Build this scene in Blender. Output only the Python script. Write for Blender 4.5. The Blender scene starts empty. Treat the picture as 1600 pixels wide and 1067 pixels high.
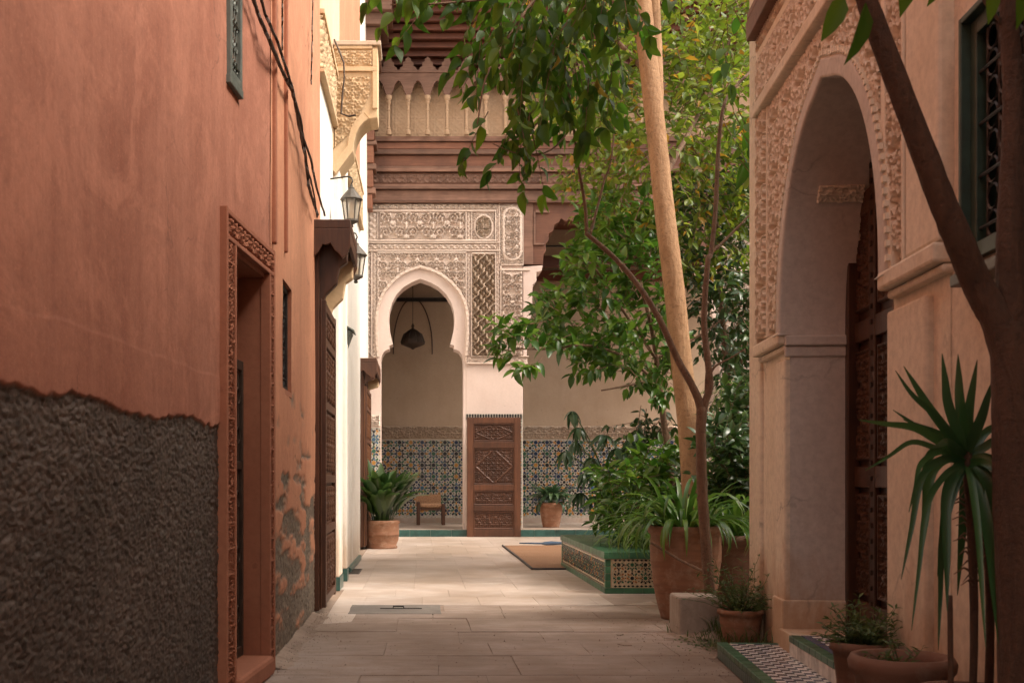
import bpy, math, random
import numpy as np
from mathutils import Vector, Matrix, Quaternion
from mathutils.geometry import tessellate_polygon
C = bpy.context.scene.collection
SC = bpy.context.scene
random.seed(7); RNG = np.random.default_rng(7)
# ------------------------------------------------------------------ camera, sky, sun, exposure
F = 1750.0; CX = 655.0; CY = 748.0            # focal length and principal point, in photo pixels (1600 wide)
cam = bpy.data.cameras.new('camera'); co = bpy.data.objects.new('camera', cam); C.objects.link(co)
co.location = (0, 0, 1.0); co.rotation_euler = (math.radians(90), 0, 0)
cam.sensor_width = 36; cam.lens = 36 * F / 1600
cam.shift_x = (800 - CX) / 1600; cam.shift_y = (CY - 533.5) / 1600
cam.clip_start = .05; cam.clip_end = 500
cam.dof.use_dof = True; cam.dof.focus_distance = 12.5; cam.dof.aperture_fstop = 8.0
SC.camera = co
SUN = Vector((.80, -.30, 0)).normalized() * math.cos(math.radians(50)) + Vector((0, 0, math.sin(math.radians(50))))
w = bpy.data.worlds.new('World'); SC.world = w; w.use_nodes = True
nt = w.node_tree; bg = nt.nodes['Background']
sky = nt.nodes.new('ShaderNodeTexSky'); sky.sky_type = 'NISHITA'; sky.sun_disc = False
sky.sun_elevation = math.radians(50); sky.sun_rotation = math.atan2(SUN.x, SUN.y)
sky.dust_density = 4.0; sky.air_density = 1.0; sky.ozone_density = 1.0
hs = nt.nodes.new('ShaderNodeHueSaturation'); hs.inputs['Saturation'].default_value = .30
nt.links.new(sky.outputs[0], hs.inputs['Color'])
tint = nt.nodes.new('ShaderNodeMix'); tint.data_type = 'RGBA'; tint.blend_type = 'MULTIPLY'; tint.inputs[0].default_value = 1
nt.links.new(hs.outputs[0], tint.inputs[6]); tint.inputs[7].default_value = (1.0, .91, .80, 1)
nt.links.new(tint.outputs[2], bg.inputs[0]); bg.inputs[1].default_value = .15
sl = bpy.data.lights.new('sun', 'SUN'); sl.energy = .85; sl.angle = math.radians(15); sl.color = (1, .92, .81)
so = bpy.data.objects.new('sun', sl); C.objects.link(so); so.rotation_euler = SUN.to_track_quat('Z', 'Y').to_euler()
so.location = (8, -6, 20)
SC.view_settings.view_transform = 'Standard'; SC.view_settings.look = 'None'
SC.view_settings.gamma = 1; SC.view_settings.use_curve_mapping = False
SC.view_settings.exposure = 1.66
SC.render.engine = 'CYCLES'
SC.cycles.max_bounces = 8; SC.cycles.diffuse_bounces = 3; SC.cycles.use_denoising = True
# ------------------------------------------------------------------ measuring helpers
def P(x, y, Y):                                # photo pixel at distance Y -> world point
    return Vector(((x - CX) / F * Y, Y, 1 + (CY - y) / F * Y))
def XX(x, Y): return (x - CX) / F * Y
def ZZ(y, Y): return 1 + (CY - y) / F * Y
CORN = Vector((-.793, 5.878, 0))               # where the left wall bends
ND = Vector((.0857, 1, 0)).normalized(); NN = Vector((ND.y, -ND.x, 0))
FD = Vector((.0057, 1, 0)).normalized(); FN = Vector((FD.y, -FD.x, 0))
def lx(Y): return CORN.x + (.0857 if Y < CORN.y else .0057) * (Y - CORN.y)
def lw(x, y, o=0.0):                           # photo pixel on the left wall, offset o into the alley
    k = .0857 if x < 419 else .0057
    Y = (CORN.x + o - k * CORN.y) / ((x - CX) / F - k)
    return P(x, y, Y)
RK = .094; RD = Vector((-RK, -1, 0)).normalized(); RN = Vector((-1, RK, 0)).normalized(); R0 = Vector((1.4514 + RK * 7.2, 7.2, 0))
def rw(u, z, o=0.0): return R0 + RD * u + RN * o + Vector((0, 0, z))
def ru(x): return (7.2 - 2540 / (x - 819.5)) * math.hypot(1, RK)
# ------------------------------------------------------------------ noise
def _h(ix, iy, s):
    n = (ix.astype(np.int64) * 374761393 + iy.astype(np.int64) * 668265263 + s * 1442695041) & 0xffffffff
    n = ((n ^ (n >> 13)) * 1274126177) & 0xffffffff
    return ((n ^ (n >> 16)) & 0xffff) / 65535.0
def vn(x, y, s=0):
    x = np.asarray(x, float); y = np.asarray(y, float)
    ix = np.floor(x); iy = np.floor(y); fx = x - ix; fy = y - iy
    fx = fx * fx * (3 - 2 * fx); fy = fy * fy * (3 - 2 * fy)
    a = _h(ix, iy, s); b = _h(ix + 1, iy, s); c = _h(ix, iy + 1, s); d = _h(ix + 1, iy + 1, s)
    return (a * (1 - fx) + b * fx) * (1 - fy) + (c * (1 - fx) + d * fx) * fy
def fbm(x, y, s=0, o=4):
    t = 0; a = .5
    for i in range(o): t = t + a * vn(x * 2 ** i, y * 2 ** i, s + i); a *= .5
    return t / (1 - .5 ** o)
def ss(a, b, x):
    t = np.clip((x - a) / (b - a), 0, 1); return t * t * (3 - 2 * t)
# ------------------------------------------------------------------ carved ornament, as height tiles (0 = ground, 1 = face)
def draw(strokes, N=150):
    g = (np.arange(N) + .5) / N; X, Y = np.meshgrid(g, g, indexing='ij'); H = np.zeros((N, N))
    for pts, wd in strokes:
        pts = np.asarray(pts, float)
        for dx in (-1, 0, 1):
            for dy in (-1, 0, 1):
                q = pts + (dx, dy); lo = q.min(0) - wd * 1.3; hi = q.max(0) + wd * 1.3
                if hi[0] < 0 or hi[1] < 0 or lo[0] > 1 or lo[1] > 1: continue
                i0, i1 = max(0, int(lo[0] * N)), min(N, int(hi[0] * N) + 2); j0, j1 = max(0, int(lo[1] * N)), min(N, int(hi[1] * N) + 2)
                if i1 <= i0 or j1 <= j0: continue
                x = X[i0:i1, j0:j1]; y = Y[i0:i1, j0:j1]; dm = np.full(x.shape, 9.0)
                for a, b in zip(q[:-1], q[1:]):
                    e = b - a; L = max(1e-9, e @ e); t = np.clip(((x - a[0]) * e[0] + (y - a[1]) * e[1]) / L, 0, 1)
                    dm = np.minimum(dm, np.hypot(x - a[0] - t * e[0], y - a[1] - t * e[1]))
                H[i0:i1, j0:j1] = np.maximum(H[i0:i1, j0:j1], (1 - ss(wd * .55, wd * 1.1, dm)) * (.86 + .14 * (1 - np.clip(dm / wd, 0, 1))))
    return H
def scroll_tile():
    S = []
    def spiral(cx, cy, r, a0, turns, sg):
        t = np.linspace(0, 1, 26); a = a0 + sg * t * turns * 2 * math.pi; rr = r * (1 - .86 * t)
        S.append((np.stack([cx + rr * np.cos(a), cy + rr * np.sin(a)], 1), .024))
        for k in range(2, 22, 3):
            d = np.array([math.cos(a[k] + .6 * sg), math.sin(a[k] + .6 * sg)]); p = np.array([cx + rr[k] * math.cos(a[k]), cy + rr[k] * math.sin(a[k])])
            S.append(([p + d * .015, p + d * .055], .026))
    for cx, cy, r, a0, sg in ((.25, .25, .21, 0, 1), (.25, .75, .21, math.pi, -1), (.02, .5, .14, .5, 1), (.48, .02, .12, 1.6, -1)):
        spiral(cx, cy, r, a0, 1.5, sg); spiral(1 - cx, cy, r, math.pi - a0, 1.5, -sg)
    S.append(([(.5, .38), (.5, .62)], .04)); S.append(([(.5, .5), (.42, .6)], .03)); S.append(([(.5, .5), (.58, .6)], .03))
    S.append(([(.5, .1), (.5, .3)], .02)); S.append(([(.5, .7), (.5, .95)], .02))
    return draw(S)
def star_tile():
    S = []
    for cx, cy, r in ((.5, .5, .5), (0, 0, .36)):
        p = [(cx + r * math.cos(k * math.pi / 4 + math.pi / 8), cy + r * math.sin(k * math.pi / 4 + math.pi / 8)) for k in range(8)]
        for k in range(8): S.append(([p[k], p[(k + 3) % 8]], .022))
    S.append(([(.5, .5), (.5, .501)], .06)); S.append(([(0, 0), (0, .001)], .05))
    return draw(S)
def leaf_band_tile():
    t = np.linspace(0, 1, 40); S = [(np.stack([t, .5 + .22 * np.sin(2 * math.pi * t)], 1), .05)]
    for k in range(4):
        x = k / 4 + .1; s = 1 if k % 2 else -1
        for a in (-.9, -.2, .5): S.append(([(x, .5 + .08 * s), (x + .16 * math.sin(a), .5 + .08 * s + s * .28 * math.cos(a))], .055))
    return draw(S)
T_SC, T_ST, T_LB = scroll_tile(), star_tile(), leaf_band_tile()
def samp(T, u, v):
    N = T.shape[0]; x = (u % 1) * N - .5; y = (v % 1) * N - .5; i = np.floor(x).astype(int); j = np.floor(y).astype(int); fx = x - i; fy = y - j
    g = lambda a, b: T[a % N, b % N]
    return (g(i, j) * (1 - fx) + g(i + 1, j) * fx) * (1 - fy) + (g(i, j + 1) * (1 - fx) + g(i + 1, j + 1) * fx) * fy
def pat_scroll(sz, d=.02): return lambda u, v: samp(T_SC, u / sz + .5, v / sz) * d
def pat_star(sz, d=.02): return lambda u, v: samp(T_ST, u / sz, v / sz) * d
def pat_band(L, Hh, d=.015): return lambda u, v: samp(T_LB, u / L, np.clip(v / Hh, .02, .98)) * d
def pat_sebka(sx, sz, d=.03):
    def f(u, v):
        a = u / sx; b = v / sz; wv = .09 * np.sin(4 * math.pi * (b)); s1 = a + b + wv; s2 = a - b + wv
        h = 0
        for s in (s1, s2):
            q = np.abs((s % 1) - .5); h = np.maximum(h, 1 - ss(.045, .10, q))
            q = np.abs(((s + .5) % 1) - .5); h = np.maximum(h, .75 * (1 - ss(.02, .05, q)))
        c = np.hypot(((a * 2 + .5) % 1 - .5), ((b * 2 + .5) % 1 - .5)); h = np.maximum(h, .8 * (1 - ss(.10, .16, c)))
        return h * d
    return f
# ------------------------------------------------------------------ mesh building
class MB:
    def __init__(s): s.v = []; s.f = []; s.m = []; s.at = None
    def add(s, vs, fs, m=0):
        b = len(s.v); s.v.extend([tuple(p) for p in vs]); s.f.extend([tuple(i + b for i in f) for f in fs]); s.m.extend([m] * len(fs)); return s
    def box(s, x0, x1, y0, y1, z0, z1, m=0):
        return s.add([(x0, y0, z0), (x1, y0, z0), (x1, y1, z0), (x0, y1, z0), (x0, y0, z1), (x1, y0, z1), (x1, y1, z1), (x0, y1, z1)],
                     [(0, 3, 2, 1), (4, 5, 6, 7), (0, 1, 5, 4), (1, 2, 6, 5), (2, 3, 7, 6), (3, 0, 4, 7)], m)
    def fbox(s, fr, u0, u1, v0, v1, o0, o1, m=0):   # box in a wall frame: along, up, out
        O, U, V, N = fr; p = lambda u, v, o: O + U * u + V * v + N * o
        return s.add([p(u0, v0, o0), p(u1, v0, o0), p(u1, v1, o0), p(u0, v1, o0), p(u0, v0, o1), p(u1, v0, o1), p(u1, v1, o1), p(u0, v1, o1)],
                     [(0, 3, 2, 1), (4, 5, 6, 7), (0, 1, 5, 4), (1, 2, 6, 5), (2, 3, 7, 6), (3, 0, 4, 7)], m)
    def prism(s, poly, fr, o0, o1, m=0, holes=(), back=True):
        O, U, V, N = fr; loops = [list(poly)] + [list(h) for h in holes]; flat = [q for l in loops for q in l]; n = len(flat)
        tri = tessellate_polygon([[Vector((a, b, 0)) for a, b in l] for l in loops])
        vs = [O + U * a + V * b + N * o1 for a, b in flat] + [O + U * a + V * b + N * o0 for a, b in flat]
        fs = []
        for t in tri:
            a, b, c = (flat[i] for i in t); ar = (b[0] - a[0]) * (c[1] - a[1]) - (c[0] - a[0]) * (b[1] - a[1])
            t = tuple(t) if ar > 0 else tuple(t)[::-1]; fs.append(t)
            if back: fs.append(tuple(i + n for i in t[::-1]))
        k = 0
        for li, l in enumerate(loops):
            ar = sum(l[i][0] * l[(i + 1) % len(l)][1] - l[(i + 1) % len(l)][0] * l[i][1] for i in range(len(l)))
            for i in range(len(l)):
                a = k + i; b = k + (i + 1) % len(l); q = (a, a + n, b + n, b)
                if (ar > 0) == (li == 0): fs.append(q)
                else: fs.append(q[::-1])
            k += len(l)
        return s.add(vs, fs, m)
    def ring(s, inner, outer, fr, o0, o1, m=0):     # strip between two open curves of equal length
        O, U, V, N = fr; n = len(inner); p = lambda q, o: O + U * q[0] + V * q[1] + N * o
        vs = [p(q, o1) for q in inner] + [p(q, o1) for q in outer] + [p(q, o0) for q in inner] + [p(q, o0) for q in outer]
        fs = []
        for i in range(n - 1):
            fs += [(i, i + 1, n + i + 1, n + i)[::-1], (i, 2 * n + i, 2 * n + i + 1, i + 1)[::-1], (n + i, n + i + 1, 3 * n + i + 1, 3 * n + i)[::-1]]
        fs += [(0, n, 3 * n, 2 * n), (n - 1, 3 * n - 1, 4 * n - 1, 2 * n - 1)]
        return s.add(vs, fs, m)
    def grid(s, fr, u0, u1, v0, v1, ru_, rv_, fn, mask=None, m=0, skirt=.0, attr=None):
        O, U, V, N = fr; nu = max(2, int(round((u1 - u0) / ru_)) + 1); nv = max(2, int(round((v1 - v0) / rv_)) + 1)
        u = np.linspace(u0, u1, nu); v = np.linspace(v0, v1, nv); A, B = np.meshgrid(u, v, indexing='ij'); Hh = fn(A, B) + 0 * A
        if skirt:
            Hh = Hh.copy(); Hh[0, :] = Hh[-1, :] = -skirt; Hh[:, 0] = Hh[:, -1] = -skirt
        Q = np.array(O)[None, None] + A[..., None] * np.array(U) + B[..., None] * np.array(V) + Hh[..., None] * np.array(N)
        b = len(s.v); s.v.extend(map(tuple, Q.reshape(-1, 3).tolist()))
        i, j = np.meshgrid(np.arange(nu - 1), np.arange(nv - 1), indexing='ij')
        k = (i * nv + j); fs = np.stack([k, k + nv, k + nv + 1, k + 1], -1).reshape(-1, 4)
        if mask is not None:
            uc = (A[:-1, :-1] + A[1:, 1:]) / 2; vc = (B[:-1, :-1] + B[1:, 1:]) / 2; fs = fs[mask(uc, vc).reshape(-1)]
        s.f.extend(map(tuple, (fs + b).tolist())); s.m.extend([m] * len(fs))
        if attr is not None:
            if s.at is None: s.at = {}
            s.at[b] = attr(A, B).reshape(-1)
        return s
    def tube(s, pts, rad, n=8, m=0, cap=True, wob=0, squash=1):
        pts = [Vector(p) for p in pts]; k = len(pts)
        if not hasattr(rad, '__len__'): rad = [rad] * k
        t0 = (pts[1] - pts[0]).normalized(); ref = Vector((0, 0, 1)) if abs(t0.z) < .9 else Vector((1, 0, 0)); a = t0.cross(ref).normalized(); vs = []; fs = []
        for i, p in enumerate(pts):
            t = (pts[min(i + 1, k - 1)] - pts[max(i - 1, 0)]).normalized(); a = (a - t * a.dot(t)).normalized(); b = t.cross(a)
            for j in range(n):
                an = 2 * math.pi * j / n; r = rad[i] * (1 + (wob * (random.random() - .5) if wob else 0)); vs.append(p + a * (r * math.cos(an)) + b * (r * math.sin(an) * squash))
        for i in range(k - 1):
            for j in range(n):
                q = (j + 1) % n; fs.append((i * n + j, i * n + q, (i + 1) * n + q, (i + 1) * n + j))
        if cap: fs += [tuple(range(n))[::-1], tuple(range((k - 1) * n, k * n))]
        return s.add(vs, fs, m)
    def lathe(s, prof, c=(0, 0, 0), n=28, m=0, wob=0, flat=None):
        vs = []; fs = []; k = len(prof); c = Vector(c)
        for r, z in prof:
            for j in range(n):
                a = 2 * math.pi * j / n; q = r * (1 + wob * math.sin(a * 2 + z * 3)); vs.append(c + Vector((q * math.cos(a), q * math.sin(a), z)))
        for i in range(k - 1):
            for j in range(n):
                q = (j + 1) % n; fs.append((i * n + j, i * n + q, (i + 1) * n + q, (i + 1) * n + j))
        fs += [tuple(range(n))[::-1], tuple(range((k - 1) * n, k * n))]
        return s.add(vs, fs, m)
    def build(s, name, mats, parent=None, smooth=False, bevel=0, **props):
        me = bpy.data.meshes.new(name); o = bpy.data.objects.new(name, me); off = Vector((0, 0, 0)); q = parent
        while q is not None: off += q.location; q = q.parent
        vv = s.v if off.length == 0 else [(a - off.x, b - off.y, c - off.z) for a, b, c in s.v]
        me.from_pydata(vv, [], s.f)
        for m in (mats if isinstance(mats, (list, tuple)) else [mats]): me.materials.append(m)
        if any(s.m): me.polygons.foreach_set('material_index', s.m)
        if smooth: me.polygons.foreach_set('use_smooth', [True] * len(s.f))
        if s.at:
            a = me.attributes.new('mask', 'FLOAT', 'POINT'); arr = np.zeros(len(s.v), np.float32)
            for b, d in s.at.items(): arr[b:b + len(d)] = d
            a.data.foreach_set('value', arr)
        me.update(); C.objects.link(o); o.parent = parent
        if bevel:
            b = o.modifiers.new('bevel', 'BEVEL'); b.width = bevel; b.segments = 2; b.limit_method = 'ANGLE'; b.angle_limit = math.radians(40)
        for k, v in props.items(): o[k] = v
        return o
def at_origin(mb, c):                                   # move a builder's points so that c is its origin
    c = Vector(c); mb.v = [(x - c.x, y - c.y, z - c.z) for x, y, z in mb.v]; return mb
def thing(name, label, cat, loc=(0, 0, 0), group=None):
    o = bpy.data.objects.new(name, None); C.objects.link(o); o.location = loc; o.empty_display_size = .1
    o['label'] = label; o['category'] = cat
    if group: o['group'] = group
    return o
def tag(o, label, cat, group=None):
    o['label'] = label; o['category'] = cat
    if group: o['group'] = group
    return o
def inst(src, name, parent, mw, scale=None):            # another object on the same mesh data, placed in its parent
    o = bpy.data.objects.new(name, src if isinstance(src, bpy.types.Mesh) else src.data); C.objects.link(o); o.parent = parent; o.matrix_local = mw
    return o
FWALL = (Vector((0, 19.6, 0)), Vector((1, 0, 0)), Vector((0, 0, 1)), Vector((0, -1, 0)))
NWALL = (CORN - ND * 0, ND, Vector((0, 0, 1)), NN)      # along: away from camera, negative before the bend
FARW = (CORN, FD, Vector((0, 0, 1)), FN)
RWALL = (R0, RD, Vector((0, 0, 1)), RN)
ZV = Vector((0, 0, 1))
def fr_at(O, U, V): return (Vector(O), Vector(U), Vector(V), Vector(U).cross(Vector(V)).normalized())
# ------------------------------------------------------------------ materials
def nodes(name):
    m = bpy.data.materials.new(name); m.use_nodes = True; t = m.node_tree; b = t.nodes['Principled BSDF']
    return m, t, b
def N(t, ty, **k):
    n = t.nodes.new(ty)
    for a, v in k.items(): setattr(n, a, v)
    return n
def ramp(t, fac, stops):
    r = N(t, 'ShaderNodeValToRGB'); t.links.new(fac, r.inputs[0]); e = r.color_ramp.elements
    while len(e) < len(stops): e.new(.5)
    for i, (p, c) in enumerate(stops): e[i].position = p; e[i].color = (*c, 1) if len(c) == 3 else c
    return r.outputs[0]
def noise(t, vec, scale, detail=4, rough=.6, dist=0):
    n = N(t, 'ShaderNodeTexNoise'); n.inputs['Scale'].default_value = scale; n.inputs['Detail'].default_value = detail; n.inputs['Roughness'].default_value = rough
    n.inputs['Distortion'].default_value = dist
    if vec is not None: t.links.new(vec, n.inputs['Vector'])
    return n.outputs[0]
def mapping(t, scale=(1, 1, 1), src='Object'):
    c = N(t, 'ShaderNodeTexCoord'); mp = N(t, 'ShaderNodeMapping'); mp.inputs['Scale'].default_value = scale
    t.links.new(c.outputs[src], mp.inputs[0]); return mp.outputs[0]
def mix(t, fac, a, b, mode='MIX'):
    m = N(t, 'ShaderNodeMix', data_type='RGBA', blend_type=mode)
    for s, v in ((m.inputs[0], fac), (m.inputs[6], a), (m.inputs[7], b)):
        if isinstance(v, bpy.types.NodeSocket): t.links.new(v, s)
        elif isinstance(v, (int, float)): s.default_value = v
        else: s.default_value = (*v, 1)
    return m.outputs[2]
def mth(t, op, a, b=0.0):
    m = N(t, 'ShaderNodeMath', operation=op)
    for s, v in ((m.inputs[0], a), (m.inputs[1], b)):
        if isinstance(v, bpy.types.NodeSocket): t.links.new(v, s)
        else: s.default_value = v
    return m.outputs[0]
def bump(t, b, h, strength=.3, dist=.01):
    n = N(t, 'ShaderNodeBump'); n.inputs['Strength'].default_value = strength; n.inputs['Distance'].default_value = dist
    t.links.new(h, n.inputs['Height']); t.links.new(n.outputs[0], b.inputs['Normal'])
def objrand(t):
    return N(t, 'ShaderNodeObjectInfo').outputs['Random']
def cracks(t, v, scale=1.2, wd=.010, amount=.5):
    wv = N(t, 'ShaderNodeTexNoise'); wv.inputs['Scale'].default_value = 5; wv.inputs['Detail'].default_value = 5; t.links.new(v, wv.inputs['Vector'])
    ad = N(t, 'ShaderNodeVectorMath', operation='MULTIPLY_ADD'); t.links.new(wv.outputs['Color'], ad.inputs[0]); ad.inputs[1].default_value = (.28, .28, .28); t.links.new(v, ad.inputs[2])
    vo = N(t, 'ShaderNodeTexVoronoi', feature='DISTANCE_TO_EDGE'); vo.inputs['Scale'].default_value = scale; t.links.new(ad.outputs[0], vo.inputs['Vector'])
    k = ramp(t, vo.outputs['Distance'], [(0, (1, 1, 1)), (wd, (0, 0, 0))])
    return mth(t, 'MULTIPLY', mth(t, 'MULTIPLY', k, ramp(t, noise(t, v, 1.7, 3), [(.50, (0, 0, 0)), (.60, (1, 1, 1))])), amount)
def grime(t, v, c, col, top=1.0, amount=.7):
    sx = N(t, 'ShaderNodeSeparateXYZ'); t.links.new(v, sx.inputs[0]); h = mth(t, 'DIVIDE', sx.outputs[2], top)
    n = mth(t, 'SUBTRACT', mth(t, 'ADD', mth(t, 'MULTIPLY', noise(t, mapping(t, (3.5, 3.5, 1.2)), 1.6, 6, .65, .4), 1.5), -.15), h)
    return mix(t, mth(t, 'MULTIPLY', ramp(t, n, [(0, (0, 0, 0)), (.45, (1, 1, 1))]), amount), c, col)
def plaster(name, c1, c2, c3=None, streak=.4, fine=.35, rough=.9, bs=.35, bd=.006, sc=1.0, dirt=None, crack=0):
    m, t, b = nodes(name); v = mapping(t); vs = mapping(t, (2.6, 2.6, .45))
    big = noise(t, v, 1.1 * sc, 5, .6, .4); st = noise(t, vs, 1.6 * sc, 5, .65); fn = noise(t, v, 26 * sc, 5, .7)
    c = mix(t, ramp(t, big, [(.34, (0, 0, 0)), (.66, (1, 1, 1))]), c1, c2)
    c = mix(t, mth(t, 'MULTIPLY', ramp(t, st, [(.45, (0, 0, 0)), (.75, (1, 1, 1))]), streak), c, c3 or tuple(x * .62 for x in c1))
    c = mix(t, mth(t, 'MULTIPLY', ramp(t, fn, [(.3, (1, 1, 1)), (.6, (0, 0, 0))]), fine), c, tuple(x * .6 for x in c1))
    sp = ramp(t, noise(t, v, 9 * sc, 3, .5), [(.27, (1, 1, 1)), (.31, (0, 0, 0))])
    c = mix(t, mth(t, 'MULTIPLY', sp, .35), c, tuple(x * .5 for x in c1))
    if dirt: c = grime(t, v, c, dirt)
    if crack: c = mix(t, cracks(t, v, amount=crack), c, tuple(x * .35 for x in c1))
    t.links.new(c, b.inputs['Base Color']); b.inputs['Roughness'].default_value = rough
    hh = mth(t, 'ADD', mth(t, 'MULTIPLY', fn, .5), noise(t, v, 8 * sc, 4, .6)); bump(t, b, hh, bs, bd); return m
def wood(name, c1, c2, axis=2, rough=.55, sc=1.0, bs=.3):
    m, t, b = nodes(name); s = [14 * sc] * 3; s[axis] = 1.1 * sc; v = mapping(t, tuple(s)); g = noise(t, v, 2.2, 6, .65, .8); r = objrand(t)
    c = mix(t, ramp(t, g, [(.3, (0, 0, 0)), (.7, (1, 1, 1))]), c1, c2); vv = mapping(t)
    c = mix(t, mth(t, 'MULTIPLY', ramp(t, noise(t, vv, 3, 4), [(.45, (0, 0, 0)), (.7, (1, 1, 1))]), .5), c, tuple(x * .45 for x in c1))
    hs_ = N(t, 'ShaderNodeHueSaturation'); t.links.new(c, hs_.inputs['Color']); t.links.new(mth(t, 'ADD', mth(t, 'MULTIPLY', r, .5), .75), hs_.inputs['Value'])
    t.links.new(hs_.outputs[0], b.inputs['Base Color']); b.inputs['Roughness'].default_value = rough; bump(t, b, g, bs, .004); return m
def simple(name, c, rough=.6, metal=0, var=.25, sc=12, bs=.15, rnd=0.0, spec=None):
    m, t, b = nodes(name); v = mapping(t); n = noise(t, v, sc, 5, .65)
    k = mix(t, ramp(t, n, [(.3, (0, 0, 0)), (.7, (1, 1, 1))]), tuple(x * (1 - var) for x in c), tuple(min(1, x * (1 + var)) for x in c))
    if rnd:
        h = N(t, 'ShaderNodeHueSaturation'); t.links.new(k, h.inputs['Color']); t.links.new(mth(t, 'ADD', mth(t, 'MULTIPLY', objrand(t), rnd), 1 - rnd / 2), h.inputs['Value']); k = h.outputs[0]
    t.links.new(k, b.inputs['Base Color']); b.inputs['Roughness'].default_value = rough; b.inputs['Metallic'].default_value = metal
    if bs: bump(t, b, n, bs, .004)
    return m
def leafmat(name, c1, c2, c3, odd=None, oddp=.0, rough=.38, trans=.35):
    m, t, b = nodes(name); g = N(t, 'ShaderNodeNewGeometry'); r = mth(t, 'FRACT', mth(t, 'ADD', g.outputs['Random Per Island'], objrand(t)))
    st = [(0, c1), (.5, c2), (1, c3)]
    c = ramp(t, r, st)
    if odd: 
        r2 = mth(t, 'FRACT', mth(t, 'MULTIPLY', r, 17.31)); c = mix(t, mth(t, 'LESS_THAN', r2, oddp), c, odd)
    v = mapping(t); c = mix(t, mth(t, 'MULTIPLY', noise(t, v, 30, 3), .35), c, tuple(x * .6 for x in c1))
    t.links.new(c, b.inputs['Base Color']); b.inputs['Roughness'].default_value = rough
    tr = N(t, 'ShaderNodeBsdfTranslucent'); ms = N(t, 'ShaderNodeMixShader'); ms.inputs[0].default_value = trans
    ad = N(t, 'ShaderNodeHueSaturation'); ad.inputs['Value'].default_value = 1.7; t.links.new(c, ad.inputs['Color']); t.links.new(ad.outputs[0], tr.inputs[0])
    out = t.nodes['Material Output']; t.links.new(b.outputs[0], ms.inputs[1]); t.links.new(tr.outputs[0], ms.inputs[2]); t.links.new(ms.outputs[0], out.inputs[0]); return m
def terracotta(name, c1, c2, dust=(.42, .30, .22)):
    m, t, b = nodes(name); v = mapping(t); vb = mapping(t, (2, 2, 14)); n = noise(t, v, 6, 6, .65); n2 = noise(t, vb, 2.2, 4)
    c = mix(t, n, c1, c2); c = mix(t, mth(t, 'MULTIPLY', ramp(t, n2, [(.45, (0, 0, 0)), (.75, (1, 1, 1))]), .55), c, tuple(x * .5 for x in c1))
    c = mix(t, mth(t, 'MULTIPLY', ramp(t, noise(t, v, 11, 6, .75), [(.5, (0, 0, 0)), (.72, (1, 1, 1))]), .6), c, dust)
    t.links.new(c, b.inputs['Base Color']); b.inputs['Roughness'].default_value = .85; bump(t, b, mth(t, 'ADD', n, n2), .3, .006); return m
M = {}
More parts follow.
